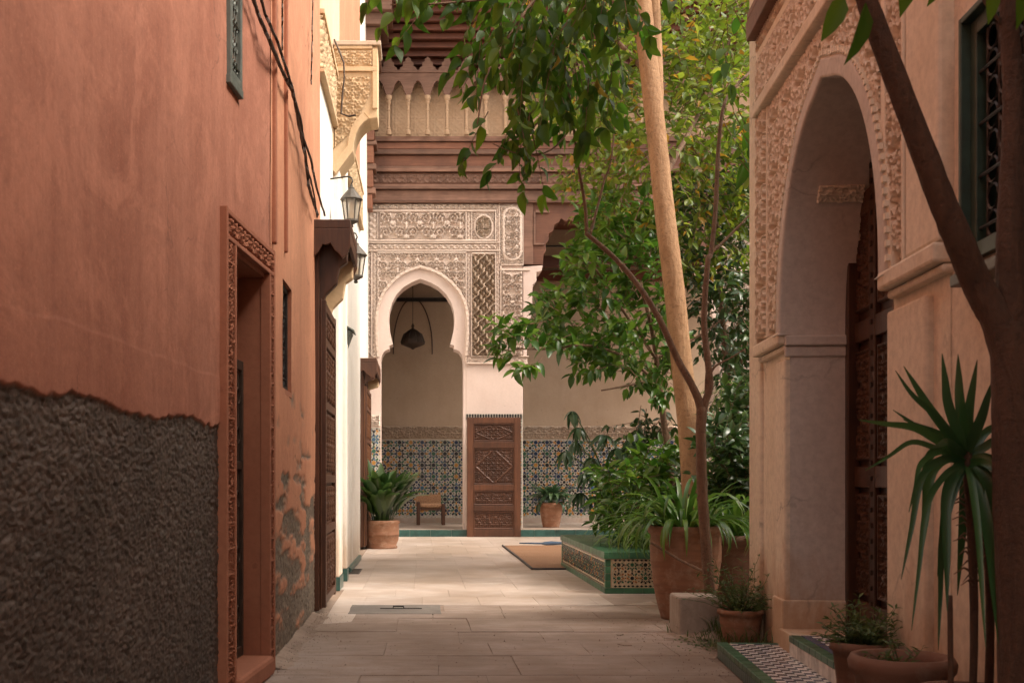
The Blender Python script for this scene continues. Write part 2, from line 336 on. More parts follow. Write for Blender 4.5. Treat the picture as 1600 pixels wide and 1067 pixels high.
# left wall: pink lime plaster over a rough grey-brown scratch coat ('mask' says which coat is exposed)
def two_coat(name, pink1, pink2, rgh1, rgh2, third):
    m, t, b = nodes(name); v = mapping(t); vs = mapping(t, (5, 5, .35)); at = N(t, 'ShaderNodeAttribute', attribute_name='mask').outputs['Fac']
    big = noise(t, mapping(t, (1, 1, .55)), 1.1, 6, .66, .7); st = noise(t, vs, 1.5, 6, .65); fn = noise(t, v, 30, 5, .7); md = noise(t, v, 5, 5, .65)
    p = mix(t, ramp(t, big, [(.36, (0, 0, 0)), (.64, (1, 1, 1))]), pink1, pink2)
    p = mix(t, mth(t, 'MULTIPLY', ramp(t, st, [(.46, (0, 0, 0)), (.74, (1, 1, 1))]), .5), p, third)
    dr = noise(t, mapping(t, (13, 13, .5)), 1.7, 5, .7, .3)
    p = mix(t, mth(t, 'MULTIPLY', ramp(t, dr, [(.60, (0, 0, 0)), (.70, (1, 1, 1))]), mth(t, 'MULTIPLY', ramp(t, big, [(.4, (0, 0, 0)), (.6, (1, 1, 1))]), .55)), p, tuple(x * .45 for x in pink1))
    p = mix(t, mth(t, 'MULTIPLY', ramp(t, noise(t, v, 2.3, 6, .7, 1.0), [(.52, (0, 0, 0)), (.60, (1, 1, 1))]), .35), p, tuple(min(1, x * 1.3) for x in pink2))
    p = mix(t, mth(t, 'MULTIPLY', ramp(t, md, [(.5, (0, 0, 0)), (.72, (1, 1, 1))]), .3), p, tuple(x * 1.25 for x in pink2))
    p = mix(t, mth(t, 'MULTIPLY', ramp(t, fn, [(.30, (1, 1, 1)), (.55, (0, 0, 0))]), .32), p, tuple(x * .55 for x in pink1)); p = mix(t, mth(t, 'MULTIPLY', ramp(t, noise(t, v, 95, 3, .6), [(.56, (0, 0, 0)), (.72, (1, 1, 1))]), .3), p, tuple(min(1, x * 1.5) for x in pink2))
    p = mix(t, mth(t, 'MULTIPLY', ramp(t, st, [(.22, (1, 1, 1)), (.36, (0, 0, 0))]), .5), p, tuple(x * .55 for x in pink1))
    p = mix(t, mth(t, 'MULTIPLY', ramp(t, md, [(.24, (1, 1, 1)), (.36, (0, 0, 0))]), .35), p, tuple(x * .6 for x in pink1))
    r = mix(t, ramp(t, fn, [(.3, (0, 0, 0)), (.7, (1, 1, 1))]), rgh1, rgh2)
    r = mix(t, mth(t, 'MULTIPLY', ramp(t, noise(t, v, 2.2, 5), [(.4, (0, 0, 0)), (.7, (1, 1, 1))]), .5), r, tuple(x * .55 for x in rgh1))
    p = mix(t, cracks(t, v, 1.0, .007, .55), p, tuple(x * .4 for x in pink1)); c = mix(t, at, r, p); t.links.new(c, b.inputs['Base Color']); t.links.new(mth(t, 'ADD', mth(t, 'MULTIPLY', at, .33), .55), b.inputs['Roughness'])
    h = mth(t, 'ADD', mth(t, 'MULTIPLY', fn, .35), mth(t, 'MULTIPLY', md, .6)); h = mth(t, 'ADD', h, mth(t, 'MULTIPLY', noise(t, vs, 3, 4), .5)); bump(t, b, h, .55, .009); return m
M['pink'] = two_coat('pink_plaster', (.29, .104, .060), (.42, .178, .112), (.024, .018, .015), (.155, .120, .10), (.225, .074, .040))  # near coats darkened in colour for the shade of the alley
M['pinkfar'] = two_coat('pink_plaster_far_lit', (.46, .19, .10), (.52, .24, .135), (.09, .072, .055), (.27, .205, .15), (.34, .13, .07))  # same plaster painted lighter, the brighter light put into the colour
M['carvepink'] = plaster('carved_pink_plaster', (.30, .105, .055), (.37, .145, .08), streak=.3)
M['white'] = plaster('white_limewash', (.80, .75, .68), (.84, .80, .74), (.62, .55, .47), streak=.4, fine=.12, dirt=(.50, .36, .25), crack=.3)
M['cream'] = plaster('cream_plaster', (.66, .48, .32), (.72, .55, .40), (.50, .34, .21), streak=.35)
M['facade'] = plaster('pale_pink_plaster', (.64, .50, .44), (.70, .57, .51), (.50, .38, .31), streak=.2, fine=.15)
M['stucco'] = plaster('carved_stucco', (.66, .53, .45), (.74, .61, .53), (.48, .36, .28), streak=.4, fine=.3, sc=1.4)
M['stuccodark'] = plaster('brown_stucco', (.48, .36, .27), (.58, .46, .36), (.32, .22, .15), streak=.4, fine=.3, sc=1.4)  # darker, browner stucco for lattice, medallion, room frieze and cap slab
M['ochre'] = plaster('ochre_stucco', (.58, .40, .235), (.66, .48, .30), (.42, .26, .13), streak=.3, fine=.3, sc=1.4)
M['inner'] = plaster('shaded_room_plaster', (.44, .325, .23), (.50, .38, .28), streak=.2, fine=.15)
M['portal'] = plaster('portal_plaster', (.68, .57, .44), (.76, .66, .53), (.52, .37, .23), streak=.32, fine=.5, dirt=(.40, .21, .10), crack=.6)
M['jamb'] = plaster('portal_inner_plaster', (.54, .475, .42), (.60, .54, .485), (.34, .25, .18), streak=.3, fine=.45, dirt=(.34, .20, .11), crack=.4)
M['pstucco'] = plaster('portal_carved_stucco', (.74, .63, .50), (.80, .70, .57), (.56, .43, .30), streak=.35, fine=.3, sc=1.6)
M['cedar'] = wood('cedar_horizontal', (.135, .045, .020), (.22, .085, .044), 0, .6)
M['cedarv'] = wood('cedar_vertical', (.046, .015, .006), (.095, .034, .014), 2, .5)
M['greywood'] = wood('weathered_cedar', (.15, .070, .044), (.25, .135, .092), 0, .7)
M['darkred'] = wood('dark_red_soffit', (.10, .028, .014), (.16, .05, .026), 0, .6)
M['dooro'] = wood('polished_brown_door', (.10, .038, .017), (.17, .07, .03), 2, .42)
M['doordk'] = wood('dark_brown_door', (.034, .012, .005), (.075, .027, .010), 2, .45)
M['doorleaf'] = wood('carved_leaf_wood', (.062, .021, .009), (.12, .044, .019), 2, .5)
M['tan'] = plaster('tan_lattice', (.44, .29, .18), (.52, .36, .24), streak=.2)
M['iron'] = simple('black_iron', (.035, .03, .028), .5, .6, .4)
M['ironbrown'] = simple('rusty_iron', (.06, .04, .03), .6, .5, .4)
M['greenwood'] = simple('dark_green_paint', (.025, .05, .035), .5, 0, .4)
M['greengrey'] = simple('grey_green_paint', (.10, .115, .10), .55, .2, .3)
M['lead'] = simple('grey_metal', (.10, .088, .075), .45, .6, .3)
M['black'] = simple('painted_room_shade', (.02, .015, .012), .9, 0, .2)  # near-black colour painted in place of interior shade
def glassm(name, c, alpha):
    m, t, b = nodes(name); b.inputs['Base Color'].default_value = (*c, 1); b.inputs['Roughness'].default_value = .12; b.inputs['Alpha'].default_value = alpha; return m
M['glass'] = glassm('smoky_lamp_glass', (.55, .50, .42), .45)
def stone(name, c1, c2, c3, rnd=.25, rough=.6, bs=.25, sc=1.0):
    m, t, b = nodes(name); v = mapping(t, src='Object'); g = N(t, 'ShaderNodeNewGeometry'); vw = N(t, 'ShaderNodeVectorMath', operation='ADD')
    oi = N(t, 'ShaderNodeObjectInfo'); t.links.new(g.outputs['Position'], vw.inputs[0]); vw.inputs[1].default_value = (3, 5, 0)
    p = vw.outputs[0]; n = noise(t, p, 3.2 * sc, 7, .68, .6); n2 = noise(t, p, 40 * sc, 4, .7); big = noise(t, p, .7 * sc, 4, .6)
    mp = N(t, 'ShaderNodeMapping'); mp.inputs['Scale'].default_value = (1.2, 6, 1); t.links.new(p, mp.inputs[0]); vein = noise(t, mp.outputs[0], 2.0 * sc, 7, .7, 1.2)
    c = mix(t, ramp(t, n, [(.38, (0, 0, 0)), (.62, (1, 1, 1))]), c1, c2); c = mix(t, mth(t, 'MULTIPLY', ramp(t, vein, [(.45, (0, 0, 0)), (.68, (1, 1, 1))]), .55), c, c3)
    c = mix(t, mth(t, 'MULTIPLY', ramp(t, big, [(.42, (0, 0, 0)), (.62, (1, 1, 1))]), .6), c, tuple(x * .62 for x in c3))
    c = mix(t, mth(t, 'MULTIPLY', ramp(t, n2, [(.28, (1, 1, 1)), (.42, (0, 0, 0))]), .35), c, tuple(x * .4 for x in c3))
    h = N(t, 'ShaderNodeHueSaturation'); t.links.new(c, h.inputs['Color']); t.links.new(mth(t, 'ADD', mth(t, 'MULTIPLY', oi.outputs['Random'], rnd), 1 - rnd / 2), h.inputs['Value'])
    t.links.new(h.outputs[0], b.inputs['Base Color'])
    t.links.new(mth(t, 'ADD', mth(t, 'MULTIPLY', n, .3), rough - .15), b.inputs['Roughness']); bump(t, b, mth(t, 'ADD', mth(t, 'MULTIPLY', n, 1.4), mth(t, 'MULTIPLY', n2, .35)), bs, .006); return m
M['marble'] = stone('worn_marble_floor', (.48, .395, .345), (.57, .49, .44), (.38, .26, .17), .16, .42, .12)
M['slab'] = stone('alley_paving_stone', (.28, .215, .175), (.37, .295, .25), (.23, .145, .09), .09, .75, .7)
M['dirt'] = stone('packed_earth', (.26, .19, .145), (.34, .255, .20), (.17, .11, .075), 0, .95, .8)
M['block'] = stone('limestone_block', (.34, .28, .23), (.42, .35, .29), (.24, .18, .14), 0, .85, .5, 2)
M['grate'] = stone('grey_cover', (.17, .15, .13), (.24, .21, .185), (.12, .10, .085), 0, .7, .6, 2)
M['soil'] = stone('potting_soil', (.055, .038, .025), (.09, .062, .04), (.03, .02, .015), 0, .95, .9, 4)
M['gtile'] = simple('green_glazed_tile', (.034, .105, .052), .4, 0, .45, 7, .08, .5)
M['gtile2'] = simple('blue_green_riser_tile', (.030, .085, .075), .3, 0, .35, 9, .08, .4)
M['wtile'] = simple('white_glazed_tile', (.62, .56, .50), .25, 0, .2, 20, .08, .4)
M['btile'] = simple('blue_glazed_tile', (.035, .06, .12), .25, 0, .35, 20, .08, .5)
M['ztile'] = {k: simple('zellige_' + k, c, .25, 0, .35, 30, .05) for k, c in dict(white=(.44, .40, .345), navy=(.022, .038, .085), blue=(.045, .11, .18), ochre=(.42, .20, .045), green=(.03, .10, .06), black=(.018, .018, .020), cream=(.56, .45, .31), orange=(.36, .15, .05)).items()}
M['mat'] = simple('woven_straw', (.22, .115, .06), .9, 0, .35, 60, .6)
M['matedge'] = simple('dark_mat_binding', (.06, .05, .05), .9)
M['cloth'] = simple('dark_blue_cloth', (.05, .08, .13), .9)
M['rattan'] = simple('woven_stool_seat', (.36, .20, .11), .7, 0, .5, 50, .5)
M['pot'] = terracotta('terracotta', (.24, .105, .056), (.31, .155, .09))
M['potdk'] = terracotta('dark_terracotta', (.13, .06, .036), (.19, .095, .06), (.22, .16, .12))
M['barkpale'] = None
def bark(name, c1, c2, c3, sc=1.0):
    m, t, b = nodes(name); v = mapping(t, (5, 5, 1.2)); vf = mapping(t); n = noise(t, v, 2.4 * sc, 6, .65, .8); f = noise(t, vf, 30 * sc, 5, .7)
    c = mix(t, ramp(t, n, [(.32, (0, 0, 0)), (.68, (1, 1, 1))]), c1, c2); c = mix(t, mth(t, 'MULTIPLY', ramp(t, f, [(.3, (1, 1, 1)), (.5, (0, 0, 0))]), .6), c, c3)
    t.links.new(c, b.inputs['Base Color']); b.inputs['Roughness'].default_value = .8; bump(t, b, mth(t, 'ADD', n, mth(t, 'MULTIPLY', f, .5)), .9, .022); return m
M['barkpale'] = bark('pale_smooth_bark', (.27, .14, .062), (.37, .215, .11), (.13, .06, .026))
M['bark'] = bark('brown_bark', (.12, .062, .034), (.20, .115, .066), (.05, .028, .015), 1.6)
M['barkdk'] = bark('dark_bark', (.060, .030, .017), (.105, .054, .031), (.035, .02, .012), 1.6)
M['leafA'] = leafmat('broad_leaf', (.024, .070, .006), (.048, .112, .008), (.10, .17, .012), (.30, .20, .03), .012, rough=.5, trans=.5)
M['leafB'] = leafmat('yellow_green_leaf', (.07, .12, .010), (.12, .18, .015), (.22, .25, .025), (.34, .18, .02), .05, rough=.45, trans=.45)
M['leafC'] = leafmat('glossy_leaf', (.026, .080, .008), (.055, .125, .011), (.12, .20, .02), rough=.34, trans=.35)
M['leafD'] = leafmat('dark_leaf', (.016, .045, .011), (.032, .072, .016), (.06, .105, .022), rough=.33, trans=.22)
M['leafblue'] = leafmat('blue_green_leaf', (.03, .07, .03), (.045, .095, .04), (.07, .12, .05), rough=.35, trans=.2)
M['strap'] = leafmat('strap_leaf', (.035, .095, .012), (.07, .155, .02), (.15, .24, .035), rough=.3, trans=.25)
M['yucca'] = leafmat('yucca_leaf', (.025, .075, .024), (.035, .10, .03), (.055, .13, .034), rough=.35, trans=.15)
M['herb'] = leafmat('herb_leaf', (.05, .095, .025), (.085, .13, .035), (.13, .17, .05), rough=.5)
M['weed'] = leafmat('weed_leaf', (.05, .08, .02), (.08, .11, .03), (.12, .13, .04), rough=.6)
# ================================================================== ground and floors
MB().add([(-80, -80, -.09), (80, -80, -.09), (80, 120, -.09), (-80, 120, -.09)], [(0, 1, 2, 3)]).build('ground', M['dirt'], kind='structure')
def slab_mesh(mb, poly, z0, z1, tilt=(0, 0)):
    cx = sum(p[0] for p in poly) / len(poly); cy = sum(p[1] for p in poly) / len(poly); n = len(poly)
    ins = lambda d: [(p[0] + (cx - p[0]) / max(.05, math.hypot(cx - p[0], cy - p[1])) * d, p[1] + (cy - p[1]) / max(.05, math.hypot(cx - p[0], cy - p[1])) * d) for p in poly]
    tz = lambda p: z1 + tilt[0] * (p[0] - cx) + tilt[1] * (p[1] - cy)
    q = ins(.0025); vs = [(x, y, z0) for x, y in poly] + [(x, y, tz((x, y)) - .0025) for x, y in poly] + [(x, y, tz((x, y))) for x, y in q]
    fs = [tuple(range(2 * n, 3 * n))]
    for k in (0, n):
        for i in range(n):
            j = (i + 1) % n; fs.append((k + i, k + j, k + n + j, k + n + i))
    return mb.add(vs, fs)
def rough_poly(x0, x1, y0, y1, j=.008, n=3):
    p = []
    for a, b in (((x0, y0), (x1, y0)), ((x1, y0), (x1, y1)), ((x1, y1), (x0, y1)), ((x0, y1), (x0, y0))):
        for k in range(n):
            t = k / n; p.append((a[0] + (b[0] - a[0]) * t + random.uniform(-j, j), a[1] + (b[1] - a[1]) * t + random.uniform(-j, j)))
    return p
court = MB().add([(-1.0, 8.9, -.0045), (7.5, 8.9, -.0045), (7.5, 19.6, -.0045), (-1.0, 19.6, -.0045)], [(0, 1, 2, 3)]).build('courtyard_floor', M['dirt'], kind='structure')
rows = [8.90]
while rows[-1] < 19.3: rows.append(min(19.42, rows[-1] + .62))
for a, b in zip(rows[:-1], rows[1:]):
    x = -.74 if a > 9.6 else -.68; sh = random.choice((0, .23))
    xs = [x]
    while xs[-1] < 5.0: xs.append(xs[-1] + (.23 if (len(xs) == 1 and sh) else .47) + random.uniform(-.006, .006))
    for c, d in zip(xs[:-1], xs[1:]):
        if c > 2.0 and 9.9 < a < 12.2: continue
        if a < 8.95 and c < .2: 
            if c > -.55: pass
        slab_mesh(MB(), [(c + .0006, a + .0006), (d - .0006, a + .0006), (d - .0006, b - .0006), (c + .0006, b - .0006)], -.03, random.uniform(-.0008, .0008), (random.uniform(-.002, .002), random.uniform(-.002, .002))).build('floor_tile', M['marble'], court)
slab_mesh(MB(), [(-.665, 7.72), (-.475, 7.72), (-.46, 8.896), (-.68, 8.896)], -.03, .001).build('floor_tile', M['marble'], court)
alley = MB().add([(-1.3, -7, -.006), (3.2, -7, -.006), (3.2, 8.89, -.006), (-1.3, 8.89, -.006)], [(0, 1, 2, 3)]).build('alley_paving', M['dirt'], kind='structure')
arows = [(9.72, 8.90, (1.05, 1.55, 2.6)), (8.895, 8.46, (.19, .63, 1.02, 1.72, 2.25)), (8.455, 8.05, (-.47, .10, .62, 1.3, 1.9, 2.4)), (8.045, 7.35, (-.72, -.15, .34, 1.02, 1.62, 2.3)), (7.345, 6.86, (-.72, .25, .78, 1.5, 2.3)),
         (6.855, 6.35, (-.76, -.2, .42, .98, 1.48, 1.68)), (6.345, 5.72, (-.76, .1, .52, 1.2, 1.62)), (5.715, 5.05, (-.8, -.3, .34, .80, 1.52)), (5.045, 4.2, (-.86, .0, .6, 1.42)), (4.195, 3.2, (-1.0, -.2, .5, 1.4)), (3.195, 1.8, (-1.1, -.1, .7, 1.5)), (1.795, .2, (-1.2, 0, .8, 1.5)), (.195, -2, (-1.3, 0, 1.3))]
for k, (y1, y0, xs) in enumerate(arows):
    for i, (a, b) in enumerate(zip(xs[:-1], xs[1:])):
        if k == 1 and a < .1: continue
        dz = random.uniform(-.002, .0015) if k > 1 else random.uniform(-.004, .0)
        if k == 4 and a > .2: dz = -.004
        slab_mesh(MB(), rough_poly(a + .001, b - .001, y0 + .001, y1 - .001, .004), -.05, dz, (random.uniform(-.001, .001), random.uniform(-.002, .002))).build('paving_slab', M['slab'], alley)
# broken little pieces near the young tree
for i in range(9):
    x = random.uniform(1.25, 1.85); y = random.uniform(6.3, 7.9); r = random.uniform(.015, .05)
    n = random.randint(4, 6); pl = [(x + r * (1 + random.uniform(-.3, .3)) * math.cos(2 * math.pi * k / n), y + r * 1.6 * math.sin(2 * math.pi * k / n)) for k in range(n)]
    slab_mesh(MB(), pl, -.05, random.uniform(-.002, .004)).build('paving_chip', M['slab'], alley)
# earth heaped along the foot of the left wall and round the tree
def earth(u, v):
    d = u; return .040 * np.exp(-(np.maximum(d, 0) / .08) ** 1.3) + .012 * fbm(u * 18, v * 18, 3) - .016 + .02 * (fbm(u * 5, v * 5, 9) - .5)
MB().grid((CORN, FN, FD, ZV), -.02, .34, -.02, 2.3, .016, .016, lambda u, v: earth(u, v) * 1.0 - .03 * ss(.10, .32, u) , m=0).build('earth_bank', M['dirt'], smooth=True, kind='structure')
MB().grid((Vector((1.45, 6.35, 0)), Vector((1, 0, 0)), Vector((0, 1, 0)), ZV), 0, .72, 0, 1.2, .02, .02, lambda u, v: .05 * np.exp(-(((u - .45) / .22) ** 2 + ((v - .8) / .35) ** 2)) + .022 * fbm(u * 14, v * 14, 5) - .018 - .025 * ss(.25, .36, np.abs(u - .36))).build('planting_patch', M['dirt'], smooth=True, kind='structure')
gm = MB(); g2 = random.Random(12)
for k in range(1500):
    c_ = g2.random()
    if c_ < .45: y = g2.uniform(5.6, 8.3); x = lx(y) + abs(g2.gauss(0, .16)) + .02
    elif c_ < .8: y = g2.uniform(5.5, 8.0); x = 1.9 - abs(g2.gauss(0, .28))
    else: y = g2.uniform(4.5, 8.8); x = g2.uniform(-.6, 1.6)
    r = g2.uniform(.002, .007) * (1.6 if g2.random() < .06 else 1); an = g2.uniform(0, 6); q = [(x + r * math.cos(an + k2 * 1.57) * g2.uniform(.6, 1.2), y + r * math.sin(an + k2 * 1.57) * g2.uniform(.6, 1.2)) for k2 in range(4)]
    z = .018 if x < lx(y) + .1 else .001
    gm.add([(a, b_, z - .004) for a, b_ in q] + [(x, y, z + r * .7)], [(0, 1, 4), (1, 2, 4), (2, 3, 4), (3, 0, 4)])
gm.build('grit', M['slab'], kind='stuff')
# cover set in the paving, small drain
th = thing('access_cover', 'long grey stone access cover let into the paving at the courtyard edge', 'cover', (-.18, 8.6, 0))
slab_mesh(MB(), rough_poly(-.53, .165, 8.30, 8.88, .004), -.03, .004).build('cover_slab', M['grate'], th)
b = MB(); b.box(-.30, .02, 8.60, 8.612, .0045, .010); b.tube([(-.20, 8.62, .006), (-.2, 8.62, .022), (-.12, 8.62, .022), (-.12, 8.62, .006)], .006, 6); b.build('handle', M['iron'], th)
th = thing('drain_grate', 'small square grey drain grate beside the white pilaster', 'drain', (-.70, 12.1, 0))
MB().box(-.775, -.63, 11.75, 12.45, -.02, .003).build('frame', M['grate'], th, bevel=.002)
for k in range(7): MB().box(-.765, -.64, 11.80 + k * .09, 11.85 + k * .09, .003, .010).build('bar', M['lead'], th)
# ================================================================== pink house (left)
pink = thing('pink_house', 'pink plastered house on the left with rough grey-brown scraped plaster along its foot', 'house', (-1.0, 4, 0))
def dado_h(Y, z, base, amp):
    return base + amp * (fbm(Y * 3.1, z * 0 + .3, 21) - .5) * 2 + .035 * (fbm(Y * 5, z * 9, 23) - .5) + .03 * (fbm(Y * 13, z * 26, 24) - .5)
def nmask(u, z): 
    Y = CORN.y + u * ND.y; line = dado_h(Y, z, 1.235, .018)
    return ss(-.007, .007, z - line + .028 * (fbm(u * 22, z * 42, 27, 3) - .5))
def rough_rel(u, z, s):
    wx = fbm(u * 9, z * 9, s + 1, 3) - .5; wz = fbm(u * 9, z * 9, s + 2, 3) - .5
    n = fbm(u * 36 + wx * 8, z * 70 + wz * 8, s, 2); r = 1 - np.abs(2 * n - 1) * 2.6
    n2 = fbm(u * 32 - wz * 9 + 7, z * 60 + wx * 9, s + 11, 2); r2 = 1 - np.abs(2 * n2 - 1) * 3.0
    return .0065 * np.clip(np.maximum(r, r2), 0, 1) + .007 * fbm(u * 60, z * 95, s + 5, 2) + .008 * (fbm(u * 6, z * 6, s + 8) - .5)
def nheight(u, z):
    m = nmask(u, z); pl = .011 + .006 * (fbm(u * 1.3, z * 1.3, 31) - .5) + .004 * (fbm(u * 6, z * 2.2, 32) - .5)
    crack = .007 * ss(.004, -.004, z - 1.445 - .03 * (fbm(u * 3, z * 0, 33) - .5)) * (.5 + .5 * vn(u * 3, z * 0 + 2, 34))
    chips = -.004 * ss(.70, .74, vn(u * 16, z * 7, 36)) * (z < 2.2)
    return m * (pl + crack * .22) + (1 - m) * (rough_rel(u, z, 40) - .006)
U0 = lambda Y: (Y - CORN.y) / ND.y
O_L, O_R, O_T = U0(5.05), U0(5.745), 2.03; S_L, S_R, S_T = U0(4.88), -.012, 2.19
OFFN = (CORN - ND * 0, ND, ZV, NN)
for a, b_, c, d, r in ((U0(-7), U0(1.6), 0, 6.3, .06), (U0(1.6), O_L, 0, 1.42, .0085), (U0(1.6), O_L, 1.42, 2.3, .014), (U0(1.6), O_L, 2.3, 6.3, .03), (O_L, 0, O_T, 6.3, .03), (O_R, 0, 0, O_T, .03)):
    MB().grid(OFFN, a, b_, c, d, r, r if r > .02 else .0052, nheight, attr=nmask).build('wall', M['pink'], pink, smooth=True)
b = MB(); rd = .17
b.fbox(OFFN, O_L - .3, O_R + .3, 0, O_T + .2, -1.2, -1.17); b.fbox(OFFN, O_L - .3, O_L - .05, 0, O_T + .2, -1.2, -.16); b.fbox(OFFN, O_R + .05, O_R + .3, 0, O_T + .2, -1.2, -.16); b.fbox(OFFN, O_L - .3, O_R + .3, O_T + .05, O_T + .2, -1.2, -.16); b.build('painted_passage_shade', M['black'], pink)  # passage faces painted near-black to stand for the shade inside
b = MB(); b.fbox(OFFN, O_L - .05, O_L, 0, O_T + .05, -rd, .0); b.fbox(OFFN, O_R, O_R + .05, 0, O_T + .05, -rd, .0); b.fbox(OFFN, O_L, O_R, O_T, O_T + .05, -rd, .0); b.build('doorway_reveal', M['carvepink'], pink)
# carved surround
b = MB(); e = .028
def cband(fr, u0, u1, v0, v1, o, fn, res, mat, parent, name='carved_band', swap=False):
    O, U, V, Nn = fr; f = (O + U * u0 + V * v0 + Nn * o, U, V, Nn)
    if swap: g = lambda u, v: fn(v, u)
    else: g = fn
    return MB().grid(f, 0, u1 - u0, 0, v1 - v0, res, res, g, skirt=o + .01).build(name, mat, parent, smooth=True)
cband(OFFN, S_L + .03, O_L - .02, 0, O_T + .02, .022, pat_scroll(.115, .02), .006, M['carvepink'], pink, swap=True)
cband(OFFN, S_L + .03, S_R - .02, O_T + .045, S_T - .03, .022, pat_scroll(.16, .02), .006, M['carvepink'], pink)
cband(OFFN, O_R + .02, S_R - .03, 0, O_T + .02, .022, pat_scroll(.115, .02), .006, M['carvepink'], pink, swap=True)
b = MB()
for a, c, d, f in ((S_L, S_L + .028, 0, S_T), (O_L - .02, O_L + .004, 0, O_T + .02), (O_R - .004, O_R + .02, 0, O_T + .02), (S_R - .03, S_R, 0, S_T)): b.fbox(OFFN, a, c, d, f, -.01, .043)
for a, c, d, f in ((S_L + .028, S_R - .03, S_T - .028, S_T - .002), (S_L + .028, S_R - .03, O_T + .021, O_T + .043)): b.fbox(OFFN, a, c, d, f, -.01, .041)
b.build('surround_moulding', M['carvepink'], pink, bevel=.004)
# iron gate in the doorway
g = MB(); gl, gr = O_L + .012, O_R - .012
gate = MB()
for a, c, d, f in ((gl, gl + .03, .10, 1.6), (gr - .03, gr, .10, 1.6), (gl + .03, gr - .03, 1.55, 1.6), (gl + .03, gr - .03, .10, .15), (gl + .03, gr - .03, 1.05, 1.09)): gate.fbox(OFFN, a, c, d, f, -rd + .04, -rd + .075)
gate = gate.build('iron_gate', M['ironbrown'], pink, bevel=.003)
for k in range(11):
    uu = gl + .06 + k * (gr - gl - .12) / 10; p = lambda z: OFFN[0] + ND * uu + NN * (-rd + .057) + ZV * z
    MB().tube([p(.15), p(1.56)], .007, 5).build('bar', M['ironbrown'], gate)
b = MB()
for zc in (.32, .62, .9, 1.22, 1.42):
    for k in range(6):
        uu = gl + .09 + k * (gr - gl - .18) / 5; cc = OFFN[0] + ND * uu + NN * (-rd + .066) + ZV * zc
        b.tube([cc + ND * (.04 * math.cos(t)) + ZV * (.04 * math.sin(t)) for t in np.linspace(0, 2 * math.pi, 13)], .006, 4, cap=False)
b.build('scrollwork', M['ironbrown'], gate, kind='stuff')
MB().fbox(OFFN, O_L - .02, O_R - .01, 0, .10, -.16, .07).build('doorstep', M['carvepink'], pink, bevel=.02)
# far wall of the pink house, with the small window and the patchy foot
U1 = lambda Y: (Y - CORN.y)
def fmask(u, z):
    n = fbm(u * 3.2, z * 13.0, 51, 5); edge = .74 + .10 * (fbm(u * 2.4, z * 0, 52) - .5) * 2
    return np.clip(ss(-.13, .13, (z - edge) * .40 + (n - .5) * 1.25 + .10 * ss(1.2, 2.4, u) * ss(.2, .8, z)), 0, 1)
def fheight(u, z):
    m = fmask(u, z); return m * (.014 + .008 * (fbm(u * 1.3, z * 1.3, 61) - .5) + .004 * (fbm(u * 7, z * 3, 62) - .5)) + (1 - m) * (rough_rel(u, z, 70) * 1.2 - .004)
w0, w1, wz0, wz1 = U1(6.37), U1(6.78), 1.52, 2.14
E1 = U1(8.62)
for a, b_, c, d, r in ((0, E1, 0, 1.15, .011), (0, w0, 1.15, wz1, .03), (w1, E1, 1.15, wz1, .03), (w0, w1, 1.15, wz0, .03), (0, E1, wz1, 6.9, .04)):
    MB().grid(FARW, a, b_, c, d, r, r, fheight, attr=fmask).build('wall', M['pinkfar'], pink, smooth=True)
for a, c, wd in ((.06, 6.0, .05), (.55, 6.0, .035)):           # plaster ribs running up the corner
    MB().fbox(FARW, a, a + wd, 2.25 if a < .3 else 2.3, c, -.02, .035).build('plaster_rib', M['carvepink'], pink, bevel=.008)
def grille(fr, u0, u1, v0, v1, o, mat, parent, n, ring, framem=None, fw=.03, depth=.12):
    w = MB()
    for a, c, d, f in ((u0, u0 + fw, v0, v1), (u1 - fw, u1, v0, v1), (u0 + fw, u1 - fw, v1 - fw, v1), (u0 + fw, u1 - fw, v0, v0 + fw)): w.fbox(fr, a, c, d, f, o - .02, o + .02)
    w = w.build('window_frame', framem or mat, parent, bevel=.003)
    O, U, V, Nn = fr; b = MB()
    for k in range(n):
        q = u0 + fw + (k + .5) * (u1 - u0 - 2 * fw) / n; b.tube([O + U * q + V * (v0 + fw) + Nn * o, O + U * q + V * (v1 - fw) + Nn * o], .006, 5)
    m = int((v1 - v0) / ring)
    for j in range(m):
        zc = v0 + fw + (j + .5) * (v1 - v0 - 2 * fw) / m
        if j % 2 == 0: b.tube([O + U * (u0 + fw) + V * zc + Nn * (o + .008), O + U * (u1 - fw) + V * zc + Nn * (o + .008)], .006, 5)
        for k in range(n - 1):
            q = u0 + fw + (k + 1) * (u1 - u0 - 2 * fw) / n; r = min(ring, (u1 - u0) / n) * .46
            b.tube([O + U * (q + r * math.cos(t)) + V * (zc + r * math.sin(t)) + Nn * (o + .004) for t in np.linspace(0, 2 * math.pi, 13)], .005, 4, cap=False)
    b.build('grille', mat, w, kind='stuff')
    MB().fbox(fr, u0, u1, v0, v1, o - depth - .02, o - depth).build('painted_recess_shade', M['black'], w)  # black sheet behind the grille, painted shade of the interior
    return w
b = MB(); q = .11
for a, c, d, f in ((w0 - .03, w0, wz0 - .03, wz1 + .03), (w1, w1 + .03, wz0 - .03, wz1 + .03), (w0, w1, wz1, wz1 + .03), (w0, w1, wz0 - .03, wz0)): b.fbox(FARW, a, c, d, f, -q, .0135)
b.build('window_reveal', M['carvepink'], pink); MB().fbox(FARW, .06, E1, 0, 6.5, -.4, -.14).build('wall_light_block', M['carvepink'], pink); grille(FARW, w0, w1, wz0, wz1, -.028, M['iron'], pink, 5, .1, depth=.03)  # solid backing box added behind the wall to stop light leaking through
a0, a1 = U0(4.99), U0(5.20); z0, z1 = 2.80, 3.9
b = MB()
